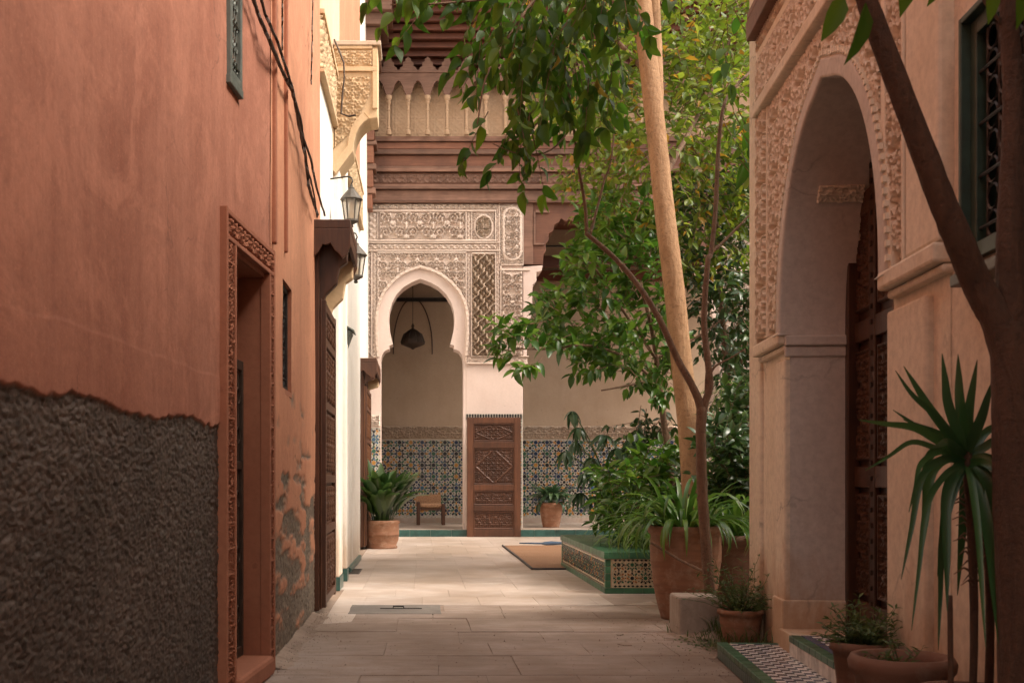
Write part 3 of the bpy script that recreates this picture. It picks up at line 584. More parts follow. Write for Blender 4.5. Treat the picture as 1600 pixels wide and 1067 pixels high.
grille(OFFN, a0, a1, 2.80, 3.9, .012, M['greengrey'], pink, 4, .1, depth=.02); MB().fbox(OFFN, a0 - .01, a1 + .01, 2.76, 2.80, -.01, .034).build('window_sill', M['greengrey'], pink, bevel=.004)
# ================================================================== white house beyond it
wh = thing('white_house', 'sunlit white limewashed house front with carved ochre stucco band and wooden door canopies', 'house', (-.9, 11, 0))
wy0, wy1 = 8.62, 14.15
MB().grid(FARW, U1(wy0), U1(wy1), 0, 4.13, .05, .05, lambda u, z: .006 * (fbm(u * 2, z * 2, 81) - .5)).build('wall', M['white'], wh, smooth=True)
MB().box(-1.6, -.775, wy1, wy1 + .02, 0, 7.2).build('wall_end', M['white'], wh)
MB().grid(FARW, U1(wy0), U1(10.75), 4.62, 9, .06, .06, lambda u, z: .006 * (fbm(u * 2, z * 2, 82) - .5)).build('upper_wall', M['cream'], wh, smooth=True)
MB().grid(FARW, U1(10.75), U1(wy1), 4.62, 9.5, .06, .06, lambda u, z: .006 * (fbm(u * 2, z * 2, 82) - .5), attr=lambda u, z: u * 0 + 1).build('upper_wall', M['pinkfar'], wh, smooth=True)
cband(FARW, U1(wy0), U1(wy1), 4.16, 4.58, .012, pat_scroll(.26, .028), .012, M['ochre'], wh, 'stucco_frieze')
b = MB(); b.fbox(FARW, U1(wy0), U1(wy1), 4.13, 4.16, -.02, .05); b.fbox(FARW, U1(wy0), U1(wy1), 4.58, 4.62, -.02, .05); b.build('frieze_moulding', M['ochre'], wh, bevel=.005)
for y0, y1 in ((10.02, 10.42), (10.95, 11.12)):
    MB().fbox(FARW, U1(y0), U1(y1), .12, 4.1, -.02, .055).build('pilaster', M['white'], wh, bevel=.012)
    MB().fbox(FARW, U1(y0) - .006, U1(y1) + .006, 0, .12, -.02, .062).build('pilaster_base', M['gtile2'], wh, bevel=.004)
MB().fbox(FARW, U1(11.9), U1(13.9), 0, .06, -.02, .03).build('plinth', M['gtile2'], wh, bevel=.006)
# wall bracket of carved stucco
by = 10.0; bx0, bx1 = -.80, -.372; bz1 = 4.86
BF = (Vector((bx0, by, 0)), Vector((1, 0, 0)), ZV, Vector((0, -1, 0))); bw = bx1 - bx0
arc = [(bw, 4.22)] + [(bw - .02 - .20 * math.sin(t), 4.22 - .30 * (1 - math.cos(t))) for t in np.linspace(0, math.pi / 2, 7)[1:]] + [(.06, 3.72), (0, 3.66)]
bk = MB().prism([(0, bz1), (0, 3.66)][::1] and ([(0, bz1)] + arc[::-1] + [(bw, bz1)]), BF, -.34, 0).build('corbel', M['ochre'], wh, bevel=.008)
MB().fbox(BF, -.0, bw + .03, bz1, bz1 + .04, -.36, .03).build('cap_slab', M['stuccodark'], bk, bevel=.006)
f = pat_scroll(.16, .018)
b = MB(); O = BF[0] + Vector((0, -.004, 0)); fr2 = (O, BF[1], ZV, BF[3])
b.grid((O + ZV * 4.68 + BF[1] * .05, BF[1], ZV, BF[3]), 0, bw - .10, 0, .14, .008, .008, f, skirt=.002)
b.grid((O + ZV * 3.9 + BF[1] * .05, BF[1], ZV, BF[3]), 0, bw - .12, 0, .68, .008, .008, f, mask=lambda u, v: v > .68 - .62 * (1 - np.clip((u + .02) / (bw - .04), 0, 1) ** 1.6) + .0, skirt=0)
b.build('carved_panel', M['ochre'], bk, smooth=True)
b = MB(); b.fbox(BF, 0, bw, 4.63, 4.67, 0, .022); b.fbox(BF, 0, .04, 3.95, 4.63, 0, .02); b.fbox(BF, bw - .045, bw, 4.30, 4.63, 0, .02); b.fbox(BF, 0, .04, 4.67, 4.83, 0, .02); b.fbox(BF, bw - .045, bw, 4.67, 4.83, 0, .02); b.fbox(BF, .04, bw - .045, 4.83, 4.858, 0, .02)
ins = [(p[0] - .045, p[1] + .05) for p in arc[1:-1]]; b.ring(ins, arc[1:-1], BF, 0, .02); b.build('moulding', M['ochre'], bk, bevel=.004)
# wooden doors with canopies
def canopy_door(y0, y1, x, ztop, wx, m1, m2, right, cy1):
    d = MB(); d.box(x - .12, x + .0, y0, y0 + .12, 0.03, ztop - .02); d.box(x - .12, x + .0, y1 - .12, y1, 0.03, ztop - .02); d.box(x - .12, x - .002, y0 + .12, y1 - .12, ztop - .25, ztop - .02)
    d = d.build('door_frame', m1, wh, bevel=.006)
    w = y1 - y0 - .10; fr = (Vector((x + .004, y0 + .05, 0)), Vector((0, 1, 0)), ZV, Vector((1, 0, 0)))
    lf = MB().fbox(fr, -.03, w + .03, .04, 2.33, -.0, .012).build('door_panel', m2, wh, bevel=.004)
    zs = [.10, .62, 1.0, 1.55, 2.02, 2.28]; b = MB()
    for a, c in zip(zs[:-1], zs[1:]): 
        b.grid((fr[0] + ZV * (a + .05) + fr[1] * .05, fr[1], ZV, fr[3]), 0, w - .10, 0, c - a - .10, .01, .01, lambda u, v: .016 + pat_scroll(.22, .022)(u, v), skirt=-.008)
    b.build('carving', m2, lf, smooth=True); b = MB()
    for z in zs: b.fbox(fr, .05, w - .05, z - .03, z + .03, 0, .040)
    b.fbox(fr, -.02, .05, .05, 2.32, 0, .042); b.fbox(fr, w - .05, w + .02, .05, 2.32, 0, .042); b.build('rail', m1, lf, bevel=.004)
    y1 = cy1
    # canopy: boards, scalloped valance in front and at the side, brackets beneath
    cp = MB().box(wx, right, y0 - .10, y1 + .04, ztop - .02, ztop + .045).build('canopy', m1, wh, bevel=.006)
    W = right - wx; sc = [(0, ztop - .02), (0, ztop - .26), (.03, ztop - .24)]
    for k in range(9): t = k / 8; sc.append((.04 + (W - .07) * t, ztop - .22 + .10 * math.sin(math.pi * min(1, t * 1.25)) - (.02 if k % 2 else 0)))
    sc += [(W, ztop - .15), (W, ztop - .02)]
    MB().prism(sc, (Vector((wx, y0 - .10, 0)), Vector((1, 0, 0)), ZV, Vector((0, -1, 0))), -.03, .004).build('valance', m1, cp, bevel=.004)
    MB().prism(sc, (Vector((wx, y1 + .03, 0)), Vector((1, 0, 0)), ZV, Vector((0, -1, 0))), -.03, .0).build('valance', m1, cp, bevel=.004)
    L = y1 - y0 + .06; s2 = [(0, ztop - .02), (0, ztop - .15)]
    for k in range(1, 14): s2.append((L * k / 14, ztop - .10 - .035 * (k % 2)))
    s2 += [(L, ztop - .15), (L, ztop - .02)]
    MB().prism(s2, (Vector((right - .03, y0 - .07, 0)), Vector((0, 1, 0)), ZV, Vector((1, 0, 0))), 0, .025).build('valance', m1, cp, bevel=.003)
    pr = [(0, ztop - .10), (0, ztop - .62), (.05, ztop - .60), (.09, ztop - .48), (.17, ztop - .40), (.19, ztop - .28), (W - .05, ztop - .24), (W - .05, ztop - .10)]
    for yy, mm in ((y0 + .04, m1), (y1 - .03, M['ochre'])):
        MB().prism(pr, (Vector((wx + .02, yy, 0)), Vector((1, 0, 0)), ZV, Vector((0, -1, 0))), -.08, 0).build('bracket', mm, cp, bevel=.01)
    return d
canopy_door(8.24, 9.32, -.735, 2.84, -.80, M['cedarv'], M['doorleaf'], -.50, 8.98)
canopy_door(15.9, 17.4, -.79, 2.66, -.98, M['cedarv'], M['dooro'], -.60, 17.4)
MB().fbox(OFFN, U0(-7), 0, 6.3, 6.4, -4, .06).build('roof', M['carvepink'], pink); MB().fbox(FARW, 0, E1, 6.9, 7.0, -4, .06).build('roof', M['carvepink'], pink); MB().box(-5, -4.9, -7, 8.6, 0, 6.9).build('rear_light_block', M['carvepink'], pink)  # unseen roofs and rear wall, added to keep light out from behind
MB().box(-1.4, -.885, wy1 + .02, 19.5, 0, 9).build('side_wall', M['white'], wh)
# green metal wall lamp box
th = thing('wall_lamp', 'grey-green wedge-shaped metal wall lamp on the white wall', 'lamp', tuple(lw(538, 530)))
y0 = 11.0; x0 = -.765; zt = ZZ(510, y0); zb = ZZ(552, y0)
b = MB(); b.add([(x0, y0, zt), (x0 + .10, y0, zt - .05), (x0 + .10, y0 + .30, zt - .05), (x0, y0 + .30, zt), (x0, y0 + .06, zb), (x0 + .03, y0 + .06, zb + .02), (x0 + .03, y0 + .24, zb + .02), (x0, y0 + .24, zb)],
               [(0, 1, 2, 3), (0, 4, 5, 1), (1, 5, 6, 2), (2, 6, 7, 3), (4, 7, 6, 5), (0, 3, 7, 4)]); b.build('shade', M['greengrey'], th, bevel=.004)
b = MB(); b.add([(x0, y0 - .02, zt + .035), (x0 + .125, y0 - .02, zt - .035), (x0 + .125, y0 + .32, zt - .035), (x0, y0 + .32, zt + .035), (x0, y0 - .02, zt + .02), (x0 + .125, y0 - .02, zt - .05), (x0 + .125, y0 + .32, zt - .05), (x0, y0 + .32, zt + .02)],
               [(0, 1, 2, 3), (7, 6, 5, 4), (0, 4, 5, 1), (1, 5, 6, 2), (2, 6, 7, 3), (3, 7, 4, 0)]); b.build('cap', M['greengrey'], th)
# lanterns
def lantern(c, label):
    c = Vector(c); th = thing('lantern', label, 'lantern', c, 'wall lanterns above the door canopy'); H = .25; n = 6
    R = lambda k, r, z: c + Vector((r * math.cos(math.pi / 3 * k), r * math.sin(math.pi / 3 * k), z))
    for k in range(n):
        MB().add([R(k, .053, 0), R(k + 1, .053, 0), R(k + 1, .079, H * .72), R(k, .079, H * .72)], [(0, 1, 2, 3)]).build('glass_pane', M['glass'], th)
        MB().tube([R(k, .055, -.004), R(k, .082, H * .72)], .006, 5).build('post', M['lead'], th)
    MB().lathe([(.01, -.06), (.02, -.05), (.012, -.035), (.04, -.02), (.064, -.008), (.064, .006), (.06, .008)], c, 12).build('base', M['lead'], th)
    MB().lathe([(.086, H * .70), (.10, H * .715), (.10, H * .74), (.064, H * .92), (.028, H * 1.08), (.028, H * 1.14), (.012, H * 1.17), (.012, H * 1.25)], c, 12).build('cap', M['lead'], th)
    MB().lathe([(.022, .0), (.022, .08), (.012, .09), (.02, .12), (.02, .15), (.004, .17)], c, 10).build('bulb', M['ochre'], th)
    zt = H * 1.25; p = [c + Vector((0, 0, zt)), c + Vector((.012, 0, zt + .03)), c + Vector((0, 0, zt + .06)), c + Vector((-.03, 0, zt + .07)), c + Vector((-.9 + .65 - (c.x + .58), 0, zt + .04))]
    MB().tube(p, .007, 6).build('hook', M['iron'], th)
lantern((XX(549, 9.7), 9.7, ZZ(345, 9.7)), 'hexagonal grey metal lantern standing clear above the nearer wooden door canopy')
lantern((XX(556, 9.75), 9.75, ZZ(432, 9.75)), 'hexagonal grey metal lantern half hidden below the edge of the nearer wooden door canopy')
# cables hanging down the pink wall
def cable(px, label, r=.008, o=.05, seed=0):
    rr = random.Random(seed); pts = []
    px2 = []
    for a, b_ in zip(px[:-1], px[1:]):
        for k in range(6): t = k / 6; px2.append((a[0] + (b_[0] - a[0]) * t, a[1] + (b_[1] - a[1]) * t))
    px2.append(px[-1])
    for x, y in px2: pts.append(lw(x + rr.uniform(-.5, .5), y, o + rr.uniform(-.006, .006)))
    tag(at_origin(MB().tube(pts, r, 6, wob=.25), pts[0]).build('cable', M['ironbrown']), label, 'cable', 'cables down the pink wall').location = pts[0]
cable([(388, -30), (402, 20), (424, 70), (444, 118), (456, 142), (470, 190), (476, 235), (482, 290), (496, 336)], 'thick dark cable sagging diagonally down the pink wall, lowest end at the canopy', .010, .055, 1)
cable([(400, -30), (414, 22), (434, 66), (448, 110), (458, 142), (466, 195), (486, 250), (494, 292), (508, 338)], 'dark cable crossing over the pink wall onto the white wall above the canopy', .008, .065, 2)
cable([(420, -30), (441, 0), (441, 40), (441, 78)], 'short thin straight cable high up between the pink wall ribs', .005, .04, 3)
cable([(489, -30), (488, 40), (487, 90), (486, 132)], 'thin straight black cable on the end of the pink wall beside the white house', .005, .04, 4)
cable([(462, 160), (470, 215), (480, 260), (490, 300), (496, 340)], 'thin looping cable branching from the knot in the cable bundle', .006, .075, 5)
p = [Vector((XX(x, 9.9), 9.9, ZZ(y, 9.9))) for x, y in ((522, 62), (530, 80), (537, 98), (538, 120), (535, 150), (533, 178), (545, 182), (556, 180))]
tag(at_origin(MB().tube(p, .009, 6, wob=.2), p[0]).build('cable', M['ironbrown']), 'dark kinked cable hanging in front of the ochre carved wall bracket', 'cable', 'cables down the pink wall').location = p[0]
# ================================================================== courtyard house with carved facade
riad = thing('courtyard_house', 'old courtyard house with carved stucco arch, mosaic tiled walls and wooden gallery', 'house', (1.3, 19.6, 0))
f2 = (Vector((0, 19.6, 0)), Vector((1, 0, 0)), ZV, Vector((0, -1, 0)))
X9 = lambda x: (x - 655) / 89.286; Z9 = lambda y: 1 + (748 - y) / 89.286
# raised gallery floor and its green riser
gf = MB().box(-2, 7.5, 19.44, 23.0, -.05, .12).build('gallery_floor', M['marble'], kind='structure')
for k in range(24): MB().box(-1.6 + k * .36, -1.243 + k * .36, 19.425, 19.44, -.005, .118).build('riser_tile', M['gtile2'], gf, bevel=.003)
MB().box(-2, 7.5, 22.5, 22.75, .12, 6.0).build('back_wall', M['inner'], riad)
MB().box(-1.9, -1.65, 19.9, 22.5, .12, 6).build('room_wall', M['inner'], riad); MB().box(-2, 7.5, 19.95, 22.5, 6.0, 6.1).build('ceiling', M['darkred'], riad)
for k in range(9): MB().box(-1.6 + k * 1.0, -1.48 + k * 1.0, 19.95, 22.5, 5.86, 5.998).build('ceiling_beam', M['darkred'], riad)
for y0, zc in ((22.3, 4.95), (21.2, 5.02)): MB().box(1.5, 7, y0, y0 + .15, zc, zc + .20).build('cross_beam', M['darkred'], riad)
MB().tube([(1.8, 20.6, 5.28), (5.4, 20.6, 5.26)], .018, 6).build('tie_rod', M['iron'], riad)
MB().box(-1.6, .95, 22.40, 22.46, 4.55, 4.62).build('curtain_rail', M['iron'], riad)
# blind arch moulding and small lunette on the back wall
aw = [(X9(640) * 1.14 - .5 + 1.0 * t, 0) for t in (0, 1)]
cxb = XX(645, 22.5); pts = [Vector((cxb + s * .39 * math.sqrt(max(0, 1 - h ** 1.7)), 22.47, 3.70 + .92 * h)) for s, h in [(1, k / 12) for k in range(13)] + [(-1, 1 - k / 12) for k in range(1, 13)]]
MB().tube([Vector((cxb + .39, 22.47, 3.5))] + pts + [Vector((cxb - .39, 22.47, 3.5))], .013, 6).build('arch_moulding', M['cedarv'], riad)
lamp = thing('hanging_lamp', 'dark domed metal lamp hanging inside the carved arch', 'lamp', (XX(645, 21.3), 21.3, 3.5))
lc = Vector((XX(645, 21.3), 21.3, ZZ(538, 21.3)))
MB().lathe([(.01, -.10), (.05, -.07), (.16, -.03), (.225, 0), (.23, .03), (.215, .10), (.17, .19), (.10, .255), (.035, .285), (.02, .32), (.03, .345), (.008, .40)], lc, 24).build('shade', M['ironbrown'], lamp, smooth=True)
b = MB()
for k in range(10): a = k * .6283; b.tube([lc + Vector((.232 * math.cos(a), .232 * math.sin(a), .03)), lc + Vector((.175 * math.cos(a), .175 * math.sin(a), .19)), lc + Vector((.04 * math.cos(a), .04 * math.sin(a), .285))], .008, 4)
b.build('rib', M['lead'], lamp, kind='stuff'); MB().tube([lc + Vector((0, 0, .39)), Vector((lc.x, lc.y, 5.99))], .006, 5).build('chain', M['iron'], lamp)
# --- horseshoe arch wall
XL, XR = X9(595), X9(724); xc = X9(657)
def inner_arch():
    L = [(X9(595), .12), (X9(595), Z9(565)), (X9(596.5), Z9(556)), (X9(600.5), Z9(549)), (X9(606), Z9(546)), (X9(608.5), Z9(545.5)), (X9(608.5), Z9(540)), (X9(614), Z9(538)), (X9(612), Z9(530)), (X9(608.8), Z9(515)), (X9(607.6), Z9(500)), (X9(608.5), Z9(487)), (X9(612.5), Z9(473)), (X9(619.5), Z9(460)), (X9(630), Z9(449)), (X9(643), Z9(441)), (xc, Z9(435.5))]
    return L + [(2 * xc - a, b) for a, b in L[:-1]][::-1]
ia = inner_arch(); sR = (XR - xc) / (xc - XL)
ia = [(a if a <= xc else xc + (a - xc) * sR, b) for a, b in ia]
ztop = 5.88
MB().prism([(-2.0, .12), (-2.0, ztop), (X9(724), ztop), (X9(724), .12)][::-1][:0] or ([(-2.0, .12)] + ia[0:] + [(X9(728), .12), (X9(728), ztop), (-2.0, ztop)]), f2, -.42, 0).build('arch_wall', M['facade'], riad)
MB().box(X9(728), X9(817), 19.6, 20.3, .12, 5.88).build('pillar', M['facade'], riad, bevel=.008)
MB().box(X9(1124), X9(1230), 19.6, 20.3, .12, 5.88).build('pillar', M['facade'], riad, bevel=.008)
MB().box(X9(1300), 7.5, 19.6, 20.3, .12, 5.88).build('end_wall', M['facade'], riad)
# outer line of the arch band
oa = [(X9(593), Z9(556)), (X9(591), Z9(530)), (X9(590.5), Z9(500)), (X9(592), Z9(484)), (X9(596), Z9(470)), (X9(603), Z9(456)), (X9(614), Z9(443)), (X9(628), Z9(431)), (X9(643), Z9(424)), (xc, Z9(419.5))]
oa = oa + [(2 * xc - a, b) for a, b in oa[:-1]][::-1]; oa = [(a if a <= xc else xc + (a - xc) * sR, b) for a, b in oa]
def grow(c, d):
    r = []
    for i, p in enumerate(c):
        a = np.array(c[max(0, i - 1)]); b = np.array(c[min(len(c) - 1, i + 1)]); t = (b - a) / np.linalg.norm(b - a); r.append((p[0] - t[1] * d, p[1] + t[0] * d))
    return r
ou = grow(oa, .045)
MB().ring(oa, ou, f2, 0, .075).build('arch_moulding', M['stucco'], riad)
dense = []
for a, b in zip(oa[:-1], oa[1:]):
    L = math.dist(a, b); n = max(1, int(L / .075))
    dense += [(a[0] + (b[0] - a[0]) * k / n, a[1] + (b[1] - a[1]) * k / n) for k in range(n)]
b = MB()
for q in grow(dense, .022): b.box(q[0] - .018, q[0] + .018, 19.6 - .092, 19.6 - .07, q[1] - .018, q[1] + .018)
b.build('beading', M['stucco'], riad, kind='stuff')
# plaster springers under the horseshoe (little imposts)
def panel(x0, x1, y0, y1, fn, o=.02, mat='stucco', mask=None, name='carved_panel', res=.0115, sk=.0):
    u0, u1, v0, v1 = X9(x0), X9(x1), Z9(y1), Z9(y0)
    fr = (f2[0] + f2[1] * u0 + ZV * v0 + f2[3] * o, f2[1], ZV, f2[3])
    mk = None if mask is None else (lambda u, v: mask(u + u0, v + v0))
    return MB().grid(fr, 0, u1 - u0, 0, v1 - v0, res, res, fn, mask=mk, skirt=o if mask is None else 0).build(name, M[mat], riad, smooth=True)
outl = np.array(ou)
def outside(u, v):
    inside = np.zeros(u.shape, bool); P_ = list(ou) + [(ou[-1][0], 2.5), (ou[0][0], 2.5)]
    n = len(P_)
    for i in range(n):
        (x1, y1), (x2, y2) = P_[i], P_[(i + 1) % n]
        if y1 == y2: continue
        c = ((y1 > v) != (y2 > v)) & (u < (x2 - x1) * (v - y1) / (y2 - y1) + x1); inside ^= c
    return ~inside
panel(591, 727, 397, 560, pat_scroll(.34, .065), .012, mask=outside)
panel(593, 726.5, 332.5, 374.5, pat_scroll(.47, .085), .015)
panel(738, 773, 398, 556, pat_sebka(.20, .27, .12), .005, 'stuccodark')
panel(784, 816, 424, 556, pat_scroll(.36, .07), .03, res=.0115)
panel(575, 776, 381.5, 391, pat_band(.20, .105, .04), .02)
panel(573, 776, 318.5, 328, pat_band(.20, .105, .04), .02)
panel(560, 579.5, 395, 556, pat_scroll(.30, .06), .02)
panel(583, 589, 395, 556, pat_band(.16, .066, .02), .02)if 0 else panel(582.5, 589, 395, 556, lambda u, v: pat_band(.16, .072, .022)(v, u), .02)
panel(729.5, 735, 397, 556, lambda u, v: pat_band(.16, .06, .022)(v, u), .02)
panel(775.5, 781, 320, 556, lambda u, v: pat_band(.16, .06, .022)(v, u), .02)
panel(575, 589.5, 332, 379, lambda u, v: pat_band(.2, .16, .03)(v, u), .02)
panel(729.5, 736, 332, 378, lambda u, v: pat_band(.16, .07, .022)(v, u), .02)
panel(738, 773, 333.5, 378, lambda u, v: pat_scroll(.18, .05)(u, v) * (np.hypot((u - .196) / .196, (v - .25) / .25) > .97), .015)
panel(738, 773, 333.5, 378, lambda u, v: .045 * (np.abs(np.hypot((u - .196) / .175, (v - .25) / .23) - .88) < .09), .015, mask=lambda u, v: np.abs(np.hypot((u - X9(755.5)) / .175, (v - Z9(355.7)) / .23) - .88) < .12, name='medallion_ring')
panel(744, 767, 337, 374.5, pat_star(.17, .07), .012, 'stuccodark', mask=lambda u, v: np.hypot((u - X9(755.5)) / .145, (v - Z9(355.7)) / .195) < .98, name='medallion')
def cart(u, v):
    q = np.maximum(np.abs((u - .21) / .15), np.abs((v - .52) / .47)); s = pat_scroll(.2, .045)(u, v); rim = (np.hypot(np.maximum(np.abs(u - .21) - .02, 0), np.maximum(np.abs(v - .52) - .32, 0)))
    return np.where(np.abs(rim - .125) < .02, .045, np.where(rim < .11, pat_scroll(.28, .065)(u, v), s))
panel(781.5, 817, 321, 413, cart, .025)
panel(729, 824, 558, 566, pat_band(.2, .08, .022), .02)
b = MB()
def mould(x0, x1, y0, y1, o=.06): b.fbox(f2, X9(x0), X9(x1), Z9(y1), Z9(y0), .0, o)
for q in ((558, 775, 329, 331.8), (558, 775, 375.2, 378.0), (574, 782, 379.2, 381), (574, 782, 391.4, 393.4), (590, 728.5, 394.6, 396.6), (736, 775, 395.6, 397.8), (736, 775, 556.3, 558), (782, 826, 556.3, 558), (782, 818, 413.6, 415.4), (573, 818, 316, 318.2), (783, 828, 420.5, 423.6), (583, 592, 556.2, 558.4), (728.5, 824, 566.2, 569)): mould(*q)
for q in ((736.0, 737.8, 332, 378), (773.2, 775.2, 332, 378), (580, 582, 394, 557), (589.4, 591, 332, 378.8), (589.2, 590.8, 397, 556), (727, 729.2, 332, 375), (727.2, 729.2, 397, 566), (735.4, 737.8, 398, 556), (773.2, 775.3, 398, 556), (781.2, 783.6, 416, 556), (816.2, 818, 318.4, 413.6), (779.6, 781.4, 319, 413)): mould(*q, o=.052)
b.build('panel_moulding', M['stucco'], riad, bevel=.006)
# capital corbel swelling to the right of the pillar
cp = [(X9(817), Z9(557)), (X9(817), Z9(417)), (X9(848), Z9(415)), (X9(846), Z9(424)), (X9(838), Z9(426)), (X9(838), Z9(440)), (X9(832), Z9(446)), (X9(831), Z9(490)), (X9(828), Z9(500)), (X9(827), Z9(530)), (X9(823), Z9(540)), (X9(823), Z9(556))]
MB().prism(cp, f2, -.5, .03).build('capital', M['facade'], riad, bevel=.012)
cpr = [(2 * X9(971) - a, b_) for a, b_ in cp]
MB().prism(cpr, f2, -.5, .03).build('capital', M['facade'], riad, bevel=.012)
panel(1127, 1225, 424, 556, pat_scroll(.28, .035), .025); panel(1127, 1225, 320, 410, pat_scroll(.26, .035), .02)
# carved beam over the right opening with scalloped bracket
bo = [(X9(818), Z9(414)), (X9(848), Z9(414)), (X9(849), Z9(398)), (X9(853), Z9(393)), (X9(852), Z9(382)), (X9(857), Z9(376)), (X9(857), Z9(366)), (X9(864), Z9(362)), (X9(866), Z9(352)), (X9(873), Z9(348)), (X9(876), Z9(342)), (X9(884), Z9(347)), (X9(889), Z9(344)), (X9(894), Z9(347))]
bo2 = [(2 * X9(971) - a, z) for a, z in bo][::-1]
MB().prism(bo + bo2 + [(X9(1124), Z9(305)), (X9(818), Z9(305))], f2, -.30, .035).build('lintel_beam', M['cedar'], riad, bevel=.006)
b = MB()
for q in ((833, 836, 332, 384), (836, 858, 330, 334), (836, 850, 381, 384)): mould(*q, o=.075)
b.build('bracket_moulding', M['greywood'], riad, bevel=.004)
MB().fbox(f2, X9(818), X9(832.5), Z9(414), Z9(318), .036, .06).build('bracket_board', M['greywood'], riad, bevel=.004)
# --- cornice: boards and mouldings stepping out
MB().box(-2, 7.5, 19.62, 20.3, 5.88, 7.96).build('upper_wall', M['tan'], riad)
for k in range(7): MB().box(-2, 7.5, 20.28, 20.34, 7.8 + k * .28, 8.07 + k * .28).build('attic_board', M['darkred'], riad, bevel=.01)
def board(y0, y1, o, mat, name, x0=-1.15, x1=6.8): return MB().fbox(f2, x0, x1, Z9(y1), Z9(y0), -.02, o).build(name, M[mat], riad, bevel=.004)
for k, (y0, y1, o) in enumerate(((300, 315.6, .10), (273, 290, .10), (246, 262, .10), (226, 236, .12))):
    for xa, xb in ((-1.15, 1.74), (1.745, 4.0), (4.005, 6.8)): board(y0, y1, o, 'cedar' if k != 0 else 'greywood', 'cornice_board', xa, xb)
for y0, y1 in ((317.0, 318.9), (291, 294), (294.5, 299), (263, 266.5), (267, 272), (237, 240.5), (241, 245), (217, 220), (220.4, 225)): board(y0, y1, .17 if (y1 - y0) > 3.6 else .14, 'greywood', 'cornice_moulding')
for xa, xb in ((-1.1, 1.7), (1.78, 4.0)):
    fr = (f2[0] + f2[1] * xa + ZV * (Z9(289)) + f2[3] * .104, f2[1], ZV, f2[3])
    MB().grid(fr, 0, xb - xa, 0, Z9(274.5) - Z9(289), .013, .013, pat_star(.16, .025), skirt=.003).build('carved_board', M['greywood'], riad, smooth=True)
# --- gallery arcade
gx = 30 / 89.286; g0 = X9(608); ng = 17
sill = Z9(217); spr = Z9(157); apex = Z9(134); gtop = Z9(118)
def scal(xl):
    p = []; r = gx / 2 - .04
    for t, h in ((0, 0), (.06, .10), (.16, .13), (.18, .26), (.30, .32), (.34, .50), (.46, .58), (.52, .74), (.66, .80), (.76, .92), (.9, .94), (1.0, 1.0)): p.append((xl + .04 + r * t, spr + (apex - spr) * h))
    return p + [(2 * (xl + gx / 2) - a, b_) for a, b_ in p[:-1]][::-1]
top = []
low = []
for k in range(-1, ng):
    low += scal(g0 + k * gx)
    xx = g0 + k * gx
merl = []
for k in range(-1, ng + 1):
    x = g0 + k * gx; z = gtop
    for a, h in ((-.15, .0), (-.13, .05), (-.095, .06), (-.09, .13), (-.05, .15), (-.045, .20), (-.02, .205), (0, .235), (.02, .205), (.045, .20), (.05, .15), (.09, .13), (.095, .06), (.13, .05), (.15, .0)): merl.append((x + a, z + h))
x0, x1 = low[0][0], low[-1][0]
merl = [q for q in merl if x0 < q[0] < x1]
MB().prism([(x0 - .04, spr - .02)] + low + [(x1 + .04, spr - .02), (x1 + .04, gtop)] + merl[::-1] + [(x0 - .04, gtop)], f2, .20, .26).build('arcade', M['greywood'], riad, bevel=.004)
MB().fbox(f2, x0, x1, gtop - .05, gtop - .02, .26, .28).build('arcade_moulding', M['greywood'], riad, bevel=.004)
for k in range(-1, ng):
    fr = (f2[0] + f2[1] * (g0 + k * gx + .03) + ZV * (sill + .01) + f2[3] * .012, f2[1], ZV, f2[3])
    MB().grid(fr, 0, gx - .06, 0, apex - sill + .05, .016, .016, lambda u, v: pat_star(.27, .014)(u, v), skirt=.003).build('lattice_panel', M['tan'], riad, smooth=True)
cm = MB().lathe([(.045, 0), (.045, .06), (.028, .09), (.036, .11), (.026, .13), (.026, .40), (.038, .42), (.026, .44), (.026, .52), (.045, .56), (.03, .58), (.055, .62), (.055, spr - sill)], (0, 0, 0), 10); cmesh = None
for k in range(-1, ng + 1):
    if cmesh is None: o = cm.build('colonnette', M['tan']); cmesh = o.data; o.parent = riad
    else: o = inst(cmesh, 'colonnette', riad, Matrix())
    o.matrix_local = Matrix.Translation(Vector((g0 + k * gx, 19.6 - .23, sill)) - riad.location)
# --- eave: rafters and soffit boards under the roof
for k in range(-3, 8):
    t0, t1 = k / 8, (k + 1) / 8
    y0, y1 = 19.6 - t0 * 1.2, 19.6 - t1 * 1.2 + .012; z0, z1 = Z9(100) + .35 + t0 * .75, Z9(100) + .35 + t1 * .75
    b = MB(); b.add([(-2, y0, z0), (7.5, y0, z0), (7.5, y1, z1), (-2, y1, z1), (-2, y0, z0 + .04), (7.5, y0, z0 + .04), (7.5, y1, z1 + .04), (-2, y1, z1 + .04)], [(0, 3, 2, 1), (4, 5, 6, 7), (0, 1, 5, 4), (1, 2, 6, 5), (2, 3, 7, 6), (3, 0, 4, 7)]); b.build('soffit_board', M['darkred'], riad)
    MB().box(-2, 7.5, y0 - .09, y0 - .03, z0 - .10, z0 - .002).build('purlin', M['darkred'], riad, bevel=.006)
MB().box(-2.1, 7.6, 18.1, 18.4, Z9(100) + 1.08, Z9(100) + 1.35).build('eave_board', M['cedar'], riad)
MB().add([(-2.1, 17.9, Z9(100) + 1.36), (7.6, 17.9, Z9(100) + 1.36), (7.6, 20.6, Z9(100) + 2.2), (-2.1, 20.6, Z9(100) + 2.2), (-2.1, 17.9, Z9(100) + 1.42), (7.6, 17.9, Z9(100) + 1.42), (7.6, 20.6, Z9(100) + 2.3), (-2.1, 20.6, Z9(100) + 2.3)], [(0, 3, 2, 1), (4, 5, 6, 7), (0, 1, 5, 4), (1, 2, 6, 5), (2, 3, 7, 6), (3, 0, 4, 7)]).build('roof', M['gtile'], riad)
